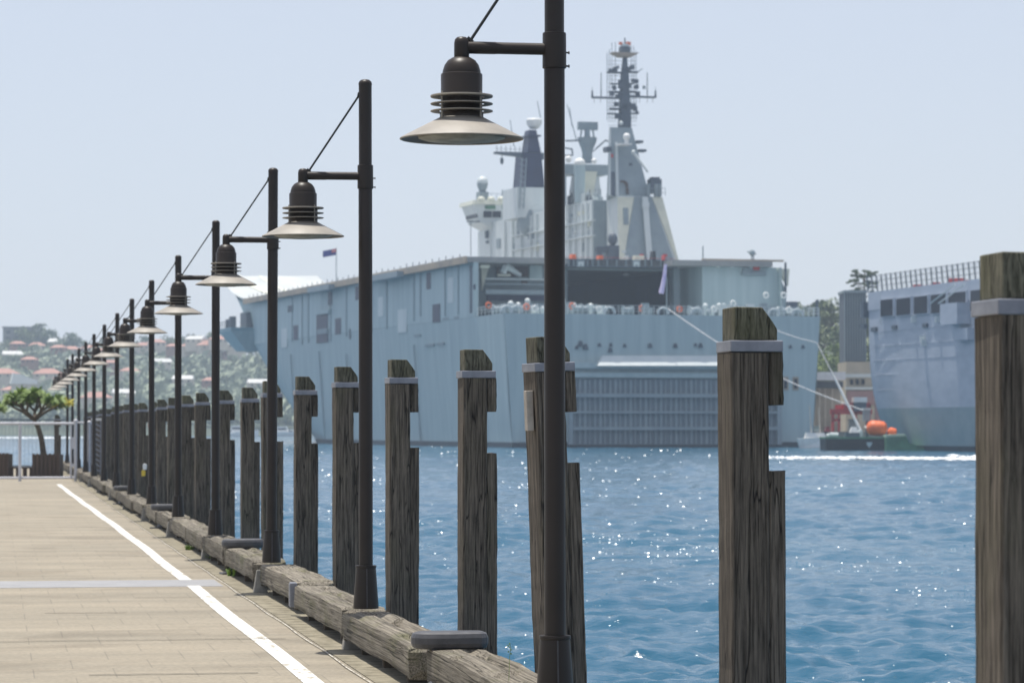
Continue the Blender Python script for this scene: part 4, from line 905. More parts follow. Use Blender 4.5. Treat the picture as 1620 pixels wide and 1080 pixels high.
# port mooring recess below the flight deck
b = MB(); p = L(757, 420, y=15.0); b.box(-1 + .9, p.x, 15.0, 15.6, KN, FD - .8); b.build("port_pillar", M['hull_up'], ship)
b = MB(); p, q = L(749, 450, y=14.95), L(752, 458, y=14.95); b.box(p.x, q.x, 14.9, 15, q.z, p.z); b.build("pillar_slot", M['navy'], ship)
b = MB(); facebox(b, 745, 862, 408, 492, 26, .6); rw = b.build("recess_wall", M['grey'], ship)
b = MB(); b.prism_xz([(L(763, 460, y=19).x, L(763, 460, y=19).z), (L(770, 424, y=19).x, L(770, 424, y=19).z - 1), (L(773, 424, y=19).x, L(773, 424, y=19).z), (L(762, 424, y=19).x, L(762, 424, y=19).z)], 19, 19.5); b.build("bracket", M['cream'], ship)
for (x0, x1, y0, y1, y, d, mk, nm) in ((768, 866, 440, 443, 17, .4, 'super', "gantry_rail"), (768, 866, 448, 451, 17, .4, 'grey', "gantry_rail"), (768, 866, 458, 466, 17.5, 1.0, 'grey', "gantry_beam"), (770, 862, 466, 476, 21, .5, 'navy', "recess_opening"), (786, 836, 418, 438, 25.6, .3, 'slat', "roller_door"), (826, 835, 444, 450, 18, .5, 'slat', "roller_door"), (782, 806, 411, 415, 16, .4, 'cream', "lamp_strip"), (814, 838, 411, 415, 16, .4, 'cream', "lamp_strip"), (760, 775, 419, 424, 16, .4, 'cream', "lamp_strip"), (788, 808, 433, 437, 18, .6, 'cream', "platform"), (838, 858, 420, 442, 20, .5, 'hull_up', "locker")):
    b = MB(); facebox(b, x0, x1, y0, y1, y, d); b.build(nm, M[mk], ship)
b = MB(); p0, p1, p2 = L(795, 432, y=18), L(800, 420, y=18), L(824, 436, y=18); b.tube(p0, p1, .55, .5, 8); b.tube(p1, p2, .55, .3, 8); b.build("davit", M['super'], ship)
# hangar opening in the middle
y0 = 30
for (a, c, d, e, mk, nm, yy, dep) in ((858, 898, 408, 495, 'grey', "hangar_wall", 28, 1), (1060, 1082, 412, 495, 'grey', "hangar_wall", 29, 1), (893, 1072, 409, 424, 'dgrey', "hangar_lintel", 19.0, 1)):
    b = MB(); facebox(b, a, c, d, e, yy, dep); b.build(nm, M[mk], ship)
xl, xr = L(898, 450, y=29).x, L(1062, 450, y=29).x
b = MB(); b.box(xl - .5, xl, 29.1, 80, KN, FD - .9); b.box(xr, xr + .5, 30.1, 80, KN, FD - .9); b.box(xl - .5, xr + .5, 80, 81, KN, FD - .9); b.build("hangar_interior", M['navy'], ship)  # navy colour deepens the shade inside the hangar
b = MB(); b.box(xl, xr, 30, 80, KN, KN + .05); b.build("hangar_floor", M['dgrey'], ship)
b = MB(); facebox(b, 897, 1065, 424, 429, 24, .5); b.build("door_header", M['grey'], ship)
for px in (899, 907, 912, 929, 937, 946, 960, 975, 990, 1020, 1030, 1045, 1058): b = MB(); facebox(b, px, px + 1.6, 411, 421, 18.75, .2); b.build("lintel_fitting", M['grey'], ship)
for px in (919, 1007):
    b = MB(); facebox(b, px - 6, px + 6, 411, 422, 18.7, .25); pn = b.build("crest_panel", M['grey'], ship)
    b = MB(); facebox(b, px - 4, px + 4, 414, 418, 18.6, .08); facebox(b, px - 4, px - 1.5, 418, 421, 18.6, .08); facebox(b, px + 1.5, px + 4, 418, 421, 18.6, .08); b.build("crest", M['super'], pn)
b = MB(); facebox(b, 893, 1070, 406.5, 409, 18.6, .4); b.build("safety_net", M['red'], ship)
b = MB(); p = L(990, 434, y=34); b.sphere(p, .55, 10, 6, .5); b.build("hangar_lamp", M['white'], ship)
b = MB(); p = L(925, 470, y=26); b.frus((p.x - 2.8, p.x + .2, 26, 28), (p.x - 2.8, p.x - 1.4, 26, 28), KN, KN + 2.8); b.box(p.x + .8, p.x + 1.8, 25, 26, KN, KN + 2.2); b.build("forklift", M['grey'], ship)
b = MB(); facebox(b, 1066, 1076, 412, 492, 22, .6); b.build("hangar_column", M['grey'], ship)
b = MB(); facebox(b, 1078, 1112, 412, 492, 27, .6); b.build("painted_shadow_wall", M['navy'], ship)  # navy sheet stands for the shadow in the gap
b = MB(); facebox(b, 1090, 1093, 418, 490, 25, .4); facebox(b, 1102, 1108, 430, 490, 24, .6); b.build("ladder_frame", M['dgrey'], ship)
# starboard aft house
p0 = L(1111, 416, y=16.5); p1 = L(1228, 420, y=16.5); p2 = L(1244, 452, y=16.5)
b = MB(); b.prism_xz([(p0.x, KN), (p2.x, KN), (p2.x, p2.z - 1), (p1.x, FD - .82), (p0.x, FD - .82)], 16.5, 60); b.build("aft_house", M['hull_up'], ship)
b = MB(); b.prism_xz([(p1.x, FD - 1.0), (p2.x + .2, p2.z), (p2.x + .4, FD - 1.0)], 16.2, 17); b.build("corner_bracket", M['cream'], ship)
b = MB(); facebox(b, 1112, 1240, 409, 414, 15.3, .6); b.build("eaves_beam", M['deckedge'], ship)
b = MB(); facebox(b, 1242, 1244.5, 415, 470, 16, .3); b.build("corner_pipe", M['dgrey'], ship)
b = MB()
for px in (1136, 1158, 1217, 1188): p = L(px, 420, y=16.2); b.sphere(p, .38, 8, 5)
b.build("floodlights", M['super'], ship)
b = MB(); facebox(b, 1192, 1202, 419, 427, 15.9, .5); b.build("red_locker", M['red'], ship)
b = MB(); facebox(b, 1174, 1212, 430, 436, 16.1, .4); facebox(b, 1176, 1192, 424, 430, 16.1, .3); b.build("fire_hose_rack", M['grey'], ship)
b = MB()
for px, t_ in ((1112, 389), (1189, 398), (1192, 396)): p = L(px, 404, y=16); q = L(px, t_, y=16); b.tube((p.x, 16, FD), (q.x, 16, q.z), .1, n=5)
b.sphere(L(1190, 400, y=16), .5, 8, 5); b.tube(L(1196, 402, y=16), L(1182, 398, y=16), .12, n=5); b.build("deck_antenna", M['grey'], ship)
b = MB(); p = L(1250, 466, y=13); b.box(p.x - .5, p.x + .8, 12, 13.5, KN, KN + 2.6); b.tube((p.x + 3, 10, KN), (p.x + 3, 10, KN + 2.8), .25, n=8); b.box(p.x - .5, p.x + 3.2, 10, 13, KN, KN + .3); b.build("gun_mount", M['dgrey'], ship)
p = L(1050, 420, y=14.5); q = L(1047, 466, y=14.5)
b = MB(); b.tube((p.x + .4, 14.4, FD - 2.5), (p.x + .4, 14.4, KN), .09, n=6); es = b.build("ensign_staff", M['grey'], ship)
b = MB(); pts = [(L(1053, 418, y=14.5)), (L(1051.5, 435, y=14.5)), (L(1049, 450, y=14.5)), (L(1046, 464, y=14.5))]
for i, (a, c) in enumerate(zip(pts, pts[1:])): b.tube(a, c, .22 + .05 * i, .27 + .06 * i, 6)
b.build("ensign", mat("ensign_cloth", (0.55, 0.5, 0.68), (0.35, 0.3, 0.6), rough=.9, scale=1.2), es)
# vehicles and stores along the aft edge of the flight deck
for k, (px, w_, h_, mk, y) in enumerate(((903, 10, 7, 'orange', 40), (946, 10, 5, 'orange', 40), (1003, 18, 5, 'cream', 42), (1031, 8, 12, 'black', 44), (1014, 5, 7, 'red', 45), (988, 8, 5, 'super', 45), (1049, 5, 6, 'red', 45))):
    b = MB(); p = L(px, 409 - h_, y=y); q = L(px + w_, 411, y=y); b.frus((p.x, q.x, y, y + 1.5), (p.x + .2, q.x - .2, y, y + 1.3), FD, p.z); b.build("deck_stores", M[mk], ship)
# deck crane
b = MB(); p = L(971, 411, y=45); q = L(971, 388, y=45); b.box(p.x - .9, p.x + .9, 45, 46.5, FD, q.z); b.sphere((p.x, 45.5, q.z + 1), .8, 8, 6, 1.3); b.build("crane_cab", M['dgrey'], ship)
b = MB(); p = L(945, 396, y=45); q = L(972, 392, y=45); b.box(p.x, q.x, 45.2, 46, p.z - .3, p.z + .6); b.box(p.x, p.x + .8, 45, 46.2, p.z - 1.0, p.z + .4); b.build("crane_arm", M['dgrey'], ship)
# ---- island
XI = 38.3
b = MB(); sidebox(b, 800, 936, 316, 432, XI, 9.6)
p = L(936, 316, x=XI); isl_y = p.y; ztop = p.z
b = MB(); b.box(XI, XI + 9.6, isl_y, L(772, 370, x=XI).y, FD, ztop); isl = b.build("island", M['super'], ship)
b = MB(); b.box(XI + .3, XI + 9.2, isl_y - .08, isl_y - .01, FD, ztop - .1); b.build("shaded_aft_panel", M['grey'], isl)  # grey sheet puts the island's shaded aft side into the colour
for px in (800, 812, 826, 841, 850, 902, 911, 922, 930): p = L(px, 380, x=XI - .1); b = MB(); b.box(XI - .45, XI - .02, p.y - .25, p.y + .25, FD, ztop - .4); b.build("stiffener", M['super'], isl)
for px, py, w_, h_, mk in ((785, 378, 5, 14, 'grey'), (808, 385, 4, 12, 'grey'), (817, 350, 6, 24, 'grey'), (845, 385, 5, 12, 'cream'), (835, 370, 8, 7, 'grey'), (905, 360, 5, 10, 'grey'), (918, 385, 4, 13, 'grey'), (928, 350, 4, 8, 'cream'), (898, 340, 6, 6, 'grey'), (913, 335, 9, 4, 'cream')):
    b = MB(); sidebox(b, px, px + w_, py, py + h_, XI - .25, .23); b.build("wall_fitting", M[mk], isl)
b = MB()
for py in (348, 372): 
    p, q = L(936, py, x=XI - .7), L(800, py, x=XI - .7); b.box(XI - .7, XI - .02, p.y, q.y - 4, p.z - .1, p.z + .1)
    for k in range(18): y = p.y + (q.y - 4 - p.y) * k / 17; b.tube((XI - .65, y, p.z), (XI - .65, y, p.z + 1.1), .05, n=4)
    b.tube((XI - .65, p.y, p.z + 1.1), (XI - .65, q.y - 4, p.z + 1.1), .05, n=4)
b.build("walkway", M['super'], isl)
# gun sponson bulge on the island front quarter
b = MB(); p = L(833, 345, x=XI - .5); b.sphere((XI - .3, p.y, p.z), 1.9, 12, 8, 1.7); b.build("boat_bulge", M['grey'], isl)
# bridge block forward
yb = L(779, 360, x=XI).y
def pb(px, py): return L(px, py, y=yb)
br = empty("bridge_block"); 
bpy.data.objects.remove(br)
z = lambda py: pb(780, py).z
xw = lambda px: pb(px, 340).x
b = MB(); b.frus((xw(760), xw(822), yb, yb + 8), (xw(750), xw(822), yb - .5, yb + 8.5), z(352), z(324)); bridge = b.build("bridge", M['super'], ship)
b = MB(); b.frus((xw(747), xw(823), yb - 1, yb + 9), (xw(748), xw(823), yb - .8, yb + 8.8), z(324), z(317.5)); b.build("bridge_roof", M['cream'], bridge)
b = MB(); b.frus((xw(784), xw(822), yb + .5, yb + 7), (xw(759), xw(822), yb - .3, yb + 8), z(366), z(352)); b.build("bridge_soffit", M['super'], bridge)
for px in (765.5, 780, 796.5):
    b = MB(); facebox(b, px, px + 12.5, 334, 344, yb - .48, .3); b.build("window", M['glass'], bridge)
for k in range(4):
    b = MB(); y = yb + .3 + k * 2; b.box(xw(756) - .12, xw(756) + .4, y, y + 1.5, z(344), z(334)); b.build("window", M['glass'], bridge)
for xa_, xb_ in ((768, 784), (795, 812)): b = MB(); facebox(b, xa_, xb_, 325, 331, yb - .7, .2); b.build("upper_glazing", M['green'], bridge)
b = MB()
for px in (760, 776, 792, 808): p = pb(px, 316); b.sphere((p.x, yb - .5, p.z), .75, 8, 6, .8)
b.build("roof_lamps", M['cream'], bridge)
b = MB(); b.box(xw(740), xw(760), yb, yb + 1, z(351.5), z(350)); b.tube((xw(746), yb + .5, z(351)), (xw(746), yb + .5, z(405)), .08, n=4); b.build("wing_platform", M['dgrey'], bridge)
b = MB(); p = pb(768, 290); b.sphere((p.x, yb + 2, p.z + .3), 1.05, 14, 10, 1.1); dm = b.build("radome", M['super'], bridge)
b = MB(); b.lathe([(.25, -1.9), (.5, -1.6), (.95, -.5), (1.05, .1)], (p.x, yb + 2, p.z), 12); b.tube((p.x, yb + 2, z(318)), (p.x, yb + 2, p.z - 1.6), .35, n=8); b.box(p.x - .9, p.x + .9, yb + 1, yb + 3, z(318), z(303)); b.build("radome_pedestal", M['grey'], dm)
b = MB()
for k in range(9): px = 752 + k * 8; p = pb(px, 317); b.tube((p.x, yb - .7, p.z), (p.x, yb - .7, p.z + 1.2), .05, n=4)
b.tube((xw(752), yb - .7, z(317) + 1.2), (xw(816), yb - .7, z(317) + 1.2), .05, n=4); b.tube((xw(793), yb, z(317)), (xw(795), yb, z(300)), .12, n=4); b.build("bridge_rail", M['grey'], bridge)
# lower tower under the bridge
b = MB(); b.box(xw(777), xw(800), yb + .6, yb + 9, FD, z(362)); b.build("bridge_tower", M['super'], ship)
b = MB(); b.box(xw(773), xw(778), yb + 1.5, yb + 2.5, z(376), z(364)); b.box(xw(774), xw(778), yb + 1.5, yb + 2.5, z(384), z(380)); b.build("tower_lamps", M['dgrey'], ship)
# funnel tower (navy) with white capped radar
yf = L(830, 330, x=XI).y - 4
def fb_(name, m, px0, px1, py0, py1, y, d, parent=ship, top=None):
    p, q = L(px0, py0, y=y), L(px1, py1, y=y); b = MB()
    if top: a, c = L(top[0], py0, y=y), L(top[1], py0, y=y); b.frus((p.x, q.x, y, y + d), (a.x, c.x, y + .15 * d, y + .85 * d), q.z, p.z)
    else: b.box(p.x, q.x, y, y + d, q.z, p.z)
    return b.build(name, m, parent)
fun = fb_("funnel", M['navy'], 829, 862, 241, 297, yf, 7, top=(831, 859))
fb_("funnel_base", M['super'], 818, 866, 296, 345, yf - .5, 9, fun)
fb_("funnel_mast", M['navy'], 835, 856, 205, 241, yf + 1, 4, fun, top=(839, 850))
fb_("mast_collar", M['navy'], 835, 856, 213, 216, yf + .8, 4.5, fun)
p = L(845, 198, y=yf + 3); b = MB(); b.lathe([(.5, -.7), (.9, -.5), (1.35, .2), (1.4, .9), (1.2, 1.15), (.3, 1.25)], (p.x, yf + 3, p.z), 16); b.build("radar_cap", M['white'], fun)
b = MB(); p, q = L(783, 241, y=yf + 2), L(860, 243, y=yf + 2); b.hexa([(p.x, yf + 1.5, p.z - .25), (q.x, yf + 1.5, q.z - 1.1), (q.x, yf + 3.5, q.z - 1.1), (p.x, yf + 3, p.z - .25), (p.x, yf + 1.5, p.z + .1), (q.x, yf + 1.5, p.z + .1), (q.x, yf + 3.5, p.z + .1), (p.x, yf + 3, p.z + .1)])
for k in range(8): x = p.x + .2 + k * .85; b.tube((x, yf + 1.6, p.z), (x, yf + 1.6, p.z + 1.15), .06, n=4)
b.tube((p.x, yf + 1.6, p.z + .6), (q.x - 3, yf + 1.6, p.z + .6), .04, n=4); x = L(799, 250, y=yf).x; b.tube((x, yf + 2, p.z), (x, yf + 2, p.z - .9), .05, n=4); b.lathe([(.15, -2.1), (.32, -1.8), (.32, -1.1), (.1, -.9)], (x, yf + 2, p.z), 8); b.build("yardarm", M['dgrey'], fun)
b = MB(); x = L(825, 300, y=yf - 1).x
for dx in (-.4, .4): b.tube((x + dx + 1.0 * 0, yf - 1, L(825, 330, y=yf - 1).z), (x + dx + .5, yf - 1, L(825, 250, y=yf - 1).z), .12, n=5)
for k in range(9): zz = L(825, 250 + k * 9, y=yf - 1).z; b.tube((x - .4, yf - 1, zz), (x + .6, yf - 1, zz - .4), .07, n=4)
b.build("truss", M['grey'], fun)
for (xa, ya, xb, yb_) in ((807, 190, 813, 232), (850, 160, 855, 186), (897, 165, 912, 222), (901, 170, 905, 200), (862, 222, 912, 222)):
    b = MB(); b.tube(L(xa, ya, y=yf), L(xb, yb_, y=yf), .07, .1, 4); b.build("whip_antenna", M['grey'], fun)
# middle: gantry, radar pedestal
ym = isl_y + 10
g = fb_("gantry_beam", M['grey'], 880, 962, 259, 277, ym, 5)
fb_("gantry_leg", M['super'], 912, 952, 277, 320, ym, 5, top=(916, 950))
fb_("gantry_panel", M['cream'], 925, 938, 271, 312, ym - .15, .1, top=(921, 945))
fb_("gantry_leg", M['grey'], 880, 896, 277, 325, ym, 4)
p = L(929, 258, y=ym + 2); q = L(929, 218, y=ym + 2); b = MB(); b.lathe([(.95, p.z), (.9, p.z + 1.6), (1.05, q.z - 2.0), (1.65, q.z - .6), (1.75, q.z), (.5, q.z + .1)], (p.x, ym + 2, 0), 8); rp = b.build("radar_pedestal", M['grey'], ship)
p1 = L(929, 206, y=ym + 2); b = MB(); b.tube((p.x, ym + 2, q.z), (p.x, ym + 2, p1.z + .3), .55, .45, 8); b.tube((p.x - 1.2, ym + 2, q.z), (p.x - 1, ym + 2, p1.z), .15, n=5); b.tube((p.x + 1.2, ym + 2, q.z), (p.x + 1, ym + 2, p1.z), .15, n=5); b.build("radar_stalk", M['grey'], rp)
fb_("radar_antenna", M['grey'], 915.5, 946, 192.5, 206, ym + 1.6, .8, rp)
b = MB(); b.path([L(943, 235, y=ym + 2), L(958, 222, y=ym + 2), L(962, 224, y=ym + 2)], .14, 5); b.path([L(938, 240, y=ym), L(952, 228, y=ym)], .1, 4); b.path([L(895, 223, y=ym), L(920, 222, y=ym)], .16, 5); b.path([L(893, 234, y=ym), L(905, 236, y=ym), L(906, 246, y=ym), L(893, 246, y=ym)], .14, 5); b.build("radar_arms", M['dgrey'], rp)
p = L(917, 258, y=ym - 3); b = MB(); b.sphere((p.x, ym - 3, p.z), .98, 14, 8, .85); b.build("satellite_dome", M['white'], ship)
b = MB(); b.tube((p.x, ym - 3, ztop), (p.x, ym - 3, p.z - .4), .85, .95, 12); b.build("dome_column", M['hull_up'], ship)
p = L(940, 255, y=ym - 2); b = MB(); b.sphere((p.x, ym - 2, p.z), .5, 10, 6); b.build("satellite_dome", M['white'], ship)
p = L(902, 252, y=ym - 2); b = MB(); b.sphere((p.x - .3, ym - 2, p.z), .6, 10, 6); b.build("satellite_dome", M['white'], ship)
rg = random.Random(66)
for k in range(26):
    px = rg.uniform(866, 962); y = isl_y + rg.uniform(1, 14); p = L(px, 316, y=y); h = rg.uniform(.5, 1.6); b = MB()
    x = max(XI + .4, min(XI + 9, p.x)); b.box(x - .35, x + .35, y, y + .7, ztop, ztop + h); b.tube((x, y, ztop + h), (x, y, ztop + h + rg.uniform(.3, 1.4)), .07, n=4); b.build("roof_equipment", M[rg.choice(['grey', 'dgrey', 'super'])], isl)
b = MB()
for k in range(30): y = isl_y + k * 1.6; b.tube((XI + .1, y, ztop), (XI + .1, y, ztop + 1.1), .045, n=4)
for zz in (.5, 1.1): b.tube((XI + .1, isl_y, ztop + zz), (XI + .1, isl_y + 47, ztop + zz), .04, n=4)
b.build("roof_rail", M['super'], isl)
# aft pyramid tower
ya = 66
def T(px, py): return L(px, py, y=ya)
zb, zt1 = FD, T(1000, 309).z
b = MB(); xl0, xr0 = T(966, 405).x, T(1076, 420).x; xl1, xr1 = T(972, 309).x, T(1050, 309).x
xl0, xl1 = T(979, 405).x, T(981, 309).x; xfar = L(959.5, 360, y=isl_y).x
b.hexa([(xl0, ya, zb), (xr0, ya, zb), (xr0 - 1, isl_y, zb), (xfar, isl_y, zb), (xl1, ya + 1.5, zt1), (xr1, ya + 1.5, zt1), (xr1, isl_y, zt1), (xfar, isl_y, zt1)]); tow = b.build("aft_tower", M['super'], ship)
# aft facet proud of the block, its shade put into a darker grey
def yat(z): return ya + 1.5 * (z - zb) / (zt1 - zb)
def facet(name, m, pts, off, par):
    b = MB(); v = []
    for dd in (off, off - .12):
        for px, py in pts: q = T(px, py); v.append((q.x, yat(q.z) - dd, q.z))
    n = len(pts); b.add(v, [tuple(range(n)), tuple(reversed(range(n, 2 * n)))] + [(i, i + n, (i + 1) % n + n, (i + 1) % n) for i in range(n)]); return b.build(name, m, par)
facet("shaded_aft_facet", M['grey'], [(983, 436), (1074, 436), (1035, 310), (1008, 310)], .16, tow)
facet("pale_facet", M['cream'], [(983.5, 430), (979.5, 430), (981.3, 311), (1007, 311)], .14, tow)  # cream puts the tower's sunlit flank into the colour
facet("pale_facet", M['cream'], [(1074, 420), (1036, 311), (1052, 311), (1076, 420)], .20, tow)
facet("exhaust_trunk", M['super'], [(1022, 415), (1031, 415), (1027, 311), (1018, 311)], .9, tow)
facet("door_panel", M['grey'], [(989, 355), (997, 355), (997, 328), (989, 328)], .25, tow)
facet("trunk_collar", M['super'], [(1017, 328), (1028, 328), (1028, 320), (1017, 320)], 1.1, tow)
for px, py in ((985, 396), (1013, 402), (1050, 402)): facet("sign_panel", M['super'] if px < 1000 else M['red'], [(px, py + 4), (px + 6, py + 4), (px + 6, py), (px, py)], .3, tow)
# upper tower
zt2 = T(990, 198).z
b = MB(); b.hexa([(T(968, 309).x, ya + 2, zt1), (T(1034, 309).x, ya + 2, zt1), (T(1034, 309).x, isl_y - 1, zt1), (L(959.5, 309, y=isl_y - 1).x, isl_y - 1, zt1), (T(976, 198).x, ya + 4, zt2), (T(1012, 198).x, ya + 4, zt2), (T(1010, 198).x, ya + 9, zt2), (L(968.5, 198, y=ya + 9).x, ya + 9, zt2)]); ut = b.build("upper_tower", M['grey'], ship)
def yu(z): return ya + 2 + 2 * (z - zt1) / (zt2 - zt1)
def ufacet(name, m, pts, off):
    b = MB(); v = []
    for dd in (off, off - .12):
        for px, py in pts: q = T(px, py); v.append((q.x, yu(q.z) - dd, q.z))
    n = len(pts); b.add(v, [tuple(range(n)), tuple(reversed(range(n, 2 * n)))] + [(i, i + n, (i + 1) % n + n, (i + 1) % n) for i in range(n)]); return b.build(name, m, ut)
ufacet("lit_edge", M['super'], [(968.5, 308), (972, 308), (978, 198), (976.3, 198)], .14)  # paler strips put the tower's lit side into the colour
ufacet("lit_edge", M['super'], [(980, 308), (985, 308), (988, 222), (984, 222)], .14)
ufacet("recess", M['dgrey'], [(973, 308), (979, 308), (981, 270), (974, 270)], .16)
ufacet("arch", M['slat'], [(996, 306), (1001, 306), (1000, 288), (995, 284), (988, 284), (988, 287), (994, 288), (996, 292)], .3)
ufacet("port_hole", M['dgrey'], [(1004, 260), (1009, 260), (1009, 256), (1004, 256)], .2)
ufacet("red_sign", M['red'], [(976, 247), (979, 247), (979, 241), (976, 241)], .2)
b = MB(); p = T(993, 216); b.sphere((p.x, ya + .5, p.z), .6, 12, 8); b.tube((p.x, ya + .5, p.z - .4), (p.x, ya + .5, p.z - 1.1), .35, n=8); b.box(p.x - 1.1, p.x + .8, ya + .2, ya + 3, p.z - 1.3, p.z - 1.1); b.build("small_radome", M['white'], ut)
b = MB(); p = T(1006, 240); b.sphere((p.x, ya + 1.2, p.z), .38, 10, 6); b.tube((p.x, ya + 1.2, p.z), T(1025, 272), .22, n=6); p = T(992, 192); b.sphere((p.x, ya + 3, p.z), .35, 8, 6); b.build("spotlight", M['super'], ut)
b = MB(); 
for (x0, x1, y0, y1) in ((1012, 1023, 236, 240), (1030, 1047, 283, 306), (1008, 1018, 222, 226), (1033, 1044, 280, 283), (960, 968, 232, 240)): facebox(b, x0, x1, y0, y1, ya + 3, 2)
b.build("side_equipment", M['dgrey'], ut)
b = MB()
for px in range(985, 1056, 7): p = T(px, 309); b.tube((p.x, ya + .8, p.z), (p.x, ya + .8, p.z + 1.3), .05, n=4)
for zz in (.6, 1.3): b.tube((T(983, 309).x, ya + .8, zt1 + zz), (T(1054, 309).x, ya + .8, zt1 + zz), .05, n=4)
for px, w_ in ((1040, 5), (1028, 4), (1046, 4)): p = T(px, 309); b.box(p.x, p.x + w_ * .1, ya + .9, ya + 1.8, zt1, zt1 + 2)
b.build("tower_rail", M['grey'], tow)
# mast
ymst = ya + 6.5
def Q(px, py): return L(px, py, y=ymst)
def mastbox(name, mk, x0, x1, y0, y1, top=None, par=None, d=1.2):
    p, q = Q(x0, y0), Q(x1, y1); b = MB(); a, c = (Q(top[0], y0), Q(top[1], y0)) if top else (p, q)
    b.frus((p.x, q.x, ymst - d / 2, ymst + d / 2), (a.x, c.x, ymst - d / 2, ymst + d / 2), q.z, p.z); return b.build(name, M[mk], par or ship)
mast = mastbox("mast", 'dgrey', 979, 997, 115, 202, (983.5, 993))
mastbox("mast_top", 'dgrey', 983.5, 993, 92, 115, (986, 991), mast, .8)
mastbox("top_platform", 'deckedge', 980, 997, 84, 91, (967, 1008), mast, 2.4)
mastbox("top_house", 'dgrey', 981, 995.5, 74, 84, None, mast, 1.4)
mastbox("top_drum", 'super', 983, 993, 70, 74, None, mast, 1.0)
for x0, x1, y0, y1 in ((979.5, 984, 67, 71), (991, 997, 66.5, 72)): mastbox("beacon", 'orange', x0, x1, y0, y1, None, mast, .6)
mastbox("lightning_rod", 'dgrey', 987.5, 989.5, 60, 70, (988, 989), mast, .2)
for (x0, x1, y, h, ends) in ((937, 1037, 154, 1.6, 1), (961, 1009, 114.5, 1.4, 0), (964, 1006, 145.5, 1.4, 0), (965, 1006, 172, 1.3, 0), (962, 1010, 180, .9, 0), (966, 1002, 133, .6, 0)):
    b = MB(); p, q = Q(x0, y), Q(x1, y); c = Q(988, y); t_ = h * .1
    for s, e in ((p, -1), (q, 1)): b.hexa([(min(s.x, c.x), ymst - .5, s.z - (t_ if e > 0 else t_ * .6)), (max(s.x, c.x), ymst - .5, s.z - (t_ * .6 if e > 0 else t_)), (max(s.x, c.x), ymst + .5, s.z - t_), (min(s.x, c.x), ymst + .5, s.z - t_), (min(s.x, c.x), ymst - .5, s.z + .1), (max(s.x, c.x), ymst - .5, s.z + .1), (max(s.x, c.x), ymst + .5, s.z + .1), (min(s.x, c.x), ymst + .5, s.z + .1)])
    if ends:
        for s in (p, q): b.tube((s.x, ymst, s.z - .1), (s.x, ymst, s.z + 1.1), .2, .12, 6); b.tube((s.x, ymst, s.z + 1.1), (s.x, ymst, s.z + 1.7), .04, n=4)
        for px in (951, 1024): w0 = Q(px, 153); w1 = Q(px, 115); b.tube((w0.x, ymst, w0.z), (w1.x, ymst, w1.z), .09, .07, 5)
        for px in (940, 950, 1012, 1024, 1033): w0 = Q(px, 155); b.tube((w0.x, ymst, w0.z), (w0.x, ymst, w0.z - .8), .04, n=4)
    b.build("yard", M['dgrey'], mast)
b = MB(); rg = random.Random(8)
for px in (962, 966, 970, 974, 1000, 1004, 1008): 
    w0, w1 = Q(px, 190), Q(px + rg.uniform(-1, 1), rg.uniform(62, 84)); b.tube((w0.x, ymst + .4, w0.z), (w1.x, ymst + .4, w1.z), .06, n=4)
for py in range(96, 200, 6):
    w0, w1 = Q(963, py), Q(1008, py); b.tube((w0.x, ymst + .4, w0.z), (w1.x, ymst + .4, w1.z), .045, n=4)
b.tube(Q(1017, 109), Q(1008, 114), .09, n=4); b.tube(Q(1019, 136), Q(1019, 141), .25, n=6); b.build("rigging", M['grey'], mast)
for _ in range(52):
    py = rg.choice([108, 112, 138, 142, 150, 168, 176, 184, 128]); px = rg.uniform(963, 1008); w0 = Q(px, py + rg.uniform(-3, 3)); s = rg.uniform(.12, .38); b = MB(); b.box(w0.x - s, w0.x + s, ymst - .7, ymst - .2, w0.z - s, w0.z + s); b.build("mast_sensor", M['dgrey'], mast)

# ------------------------------------------------------------------ second grey ship
A0 = Vector((44.8, 402, 0)); DIR = Vector((13.6, -58, 0)); LEN = DIR.length; DIRn = DIR.normalized(); OUT = Vector((DIRn.y, -DIRn.x, 0))
s2 = empty("supply_ship", A0, 0, "blue grey ship with square windows and railed roof at right, partly behind the huge pile", "ship")
def S2(s, o, z): p = DIRn * s - OUT * 0 + OUT * (-o); return Vector((p.x, p.y, z))   # o = inset towards the ship's inside
if OUT.x > 0: OUT = -OUT
def S2(s, o, z): p = DIRn * s - OUT * o; return (p.x, p.y, z)
def inset(z): t_ = max(0, (19.5 - z) / 19.5); return 3.2 * t_ ** 4
def loft2(zs, mk, name, off=0.0, extra=0, top=False):
    b = MB(); v = []; ss = [0, 1.2, 4, 8, 14, 22, 34, 50, 70]
    for z_ in zs:
        i0 = inset(z_)
        v.append(S2(0.4 + i0 * .35, 30, z_))
        for s in ss: e = max(0, 1 - s / 14.0); v.append(S2(s + i0 * .35, i0 * (0.35 + .65 * e) + (0.35 if s == 0 else 0) - off + .3 * e * e, z_))
    n = len(ss) + 1; fs = []
    for j in range(len(zs) - 1):
        for i in range(n - 1): fs.append((j * n + i, j * n + i + 1, (j + 1) * n + i + 1, (j + 1) * n + i))
    if top: fs.append(tuple(range((len(zs) - 1) * n, len(zs) * n)))
    b.add(v, fs, True); return b.build(name, M[mk], s2, angle=30)
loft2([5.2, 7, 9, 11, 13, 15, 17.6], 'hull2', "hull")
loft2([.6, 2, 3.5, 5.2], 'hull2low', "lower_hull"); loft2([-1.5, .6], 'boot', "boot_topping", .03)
up2 = loft2([17.6, 19.9], 'hull2', "upper_works", .12, top=True)
def S2px(px, py, inn=0.0):      # intersect a pixel ray with the side plane
    d = ray(px, py); C = Vector((0, 0, CAM_Z)) - A0; nrm = OUT; t_ = (-inn - C.dot(nrm)) / d.dot(nrm); p = C + d * t_; return p.dot(DIRn), p.z
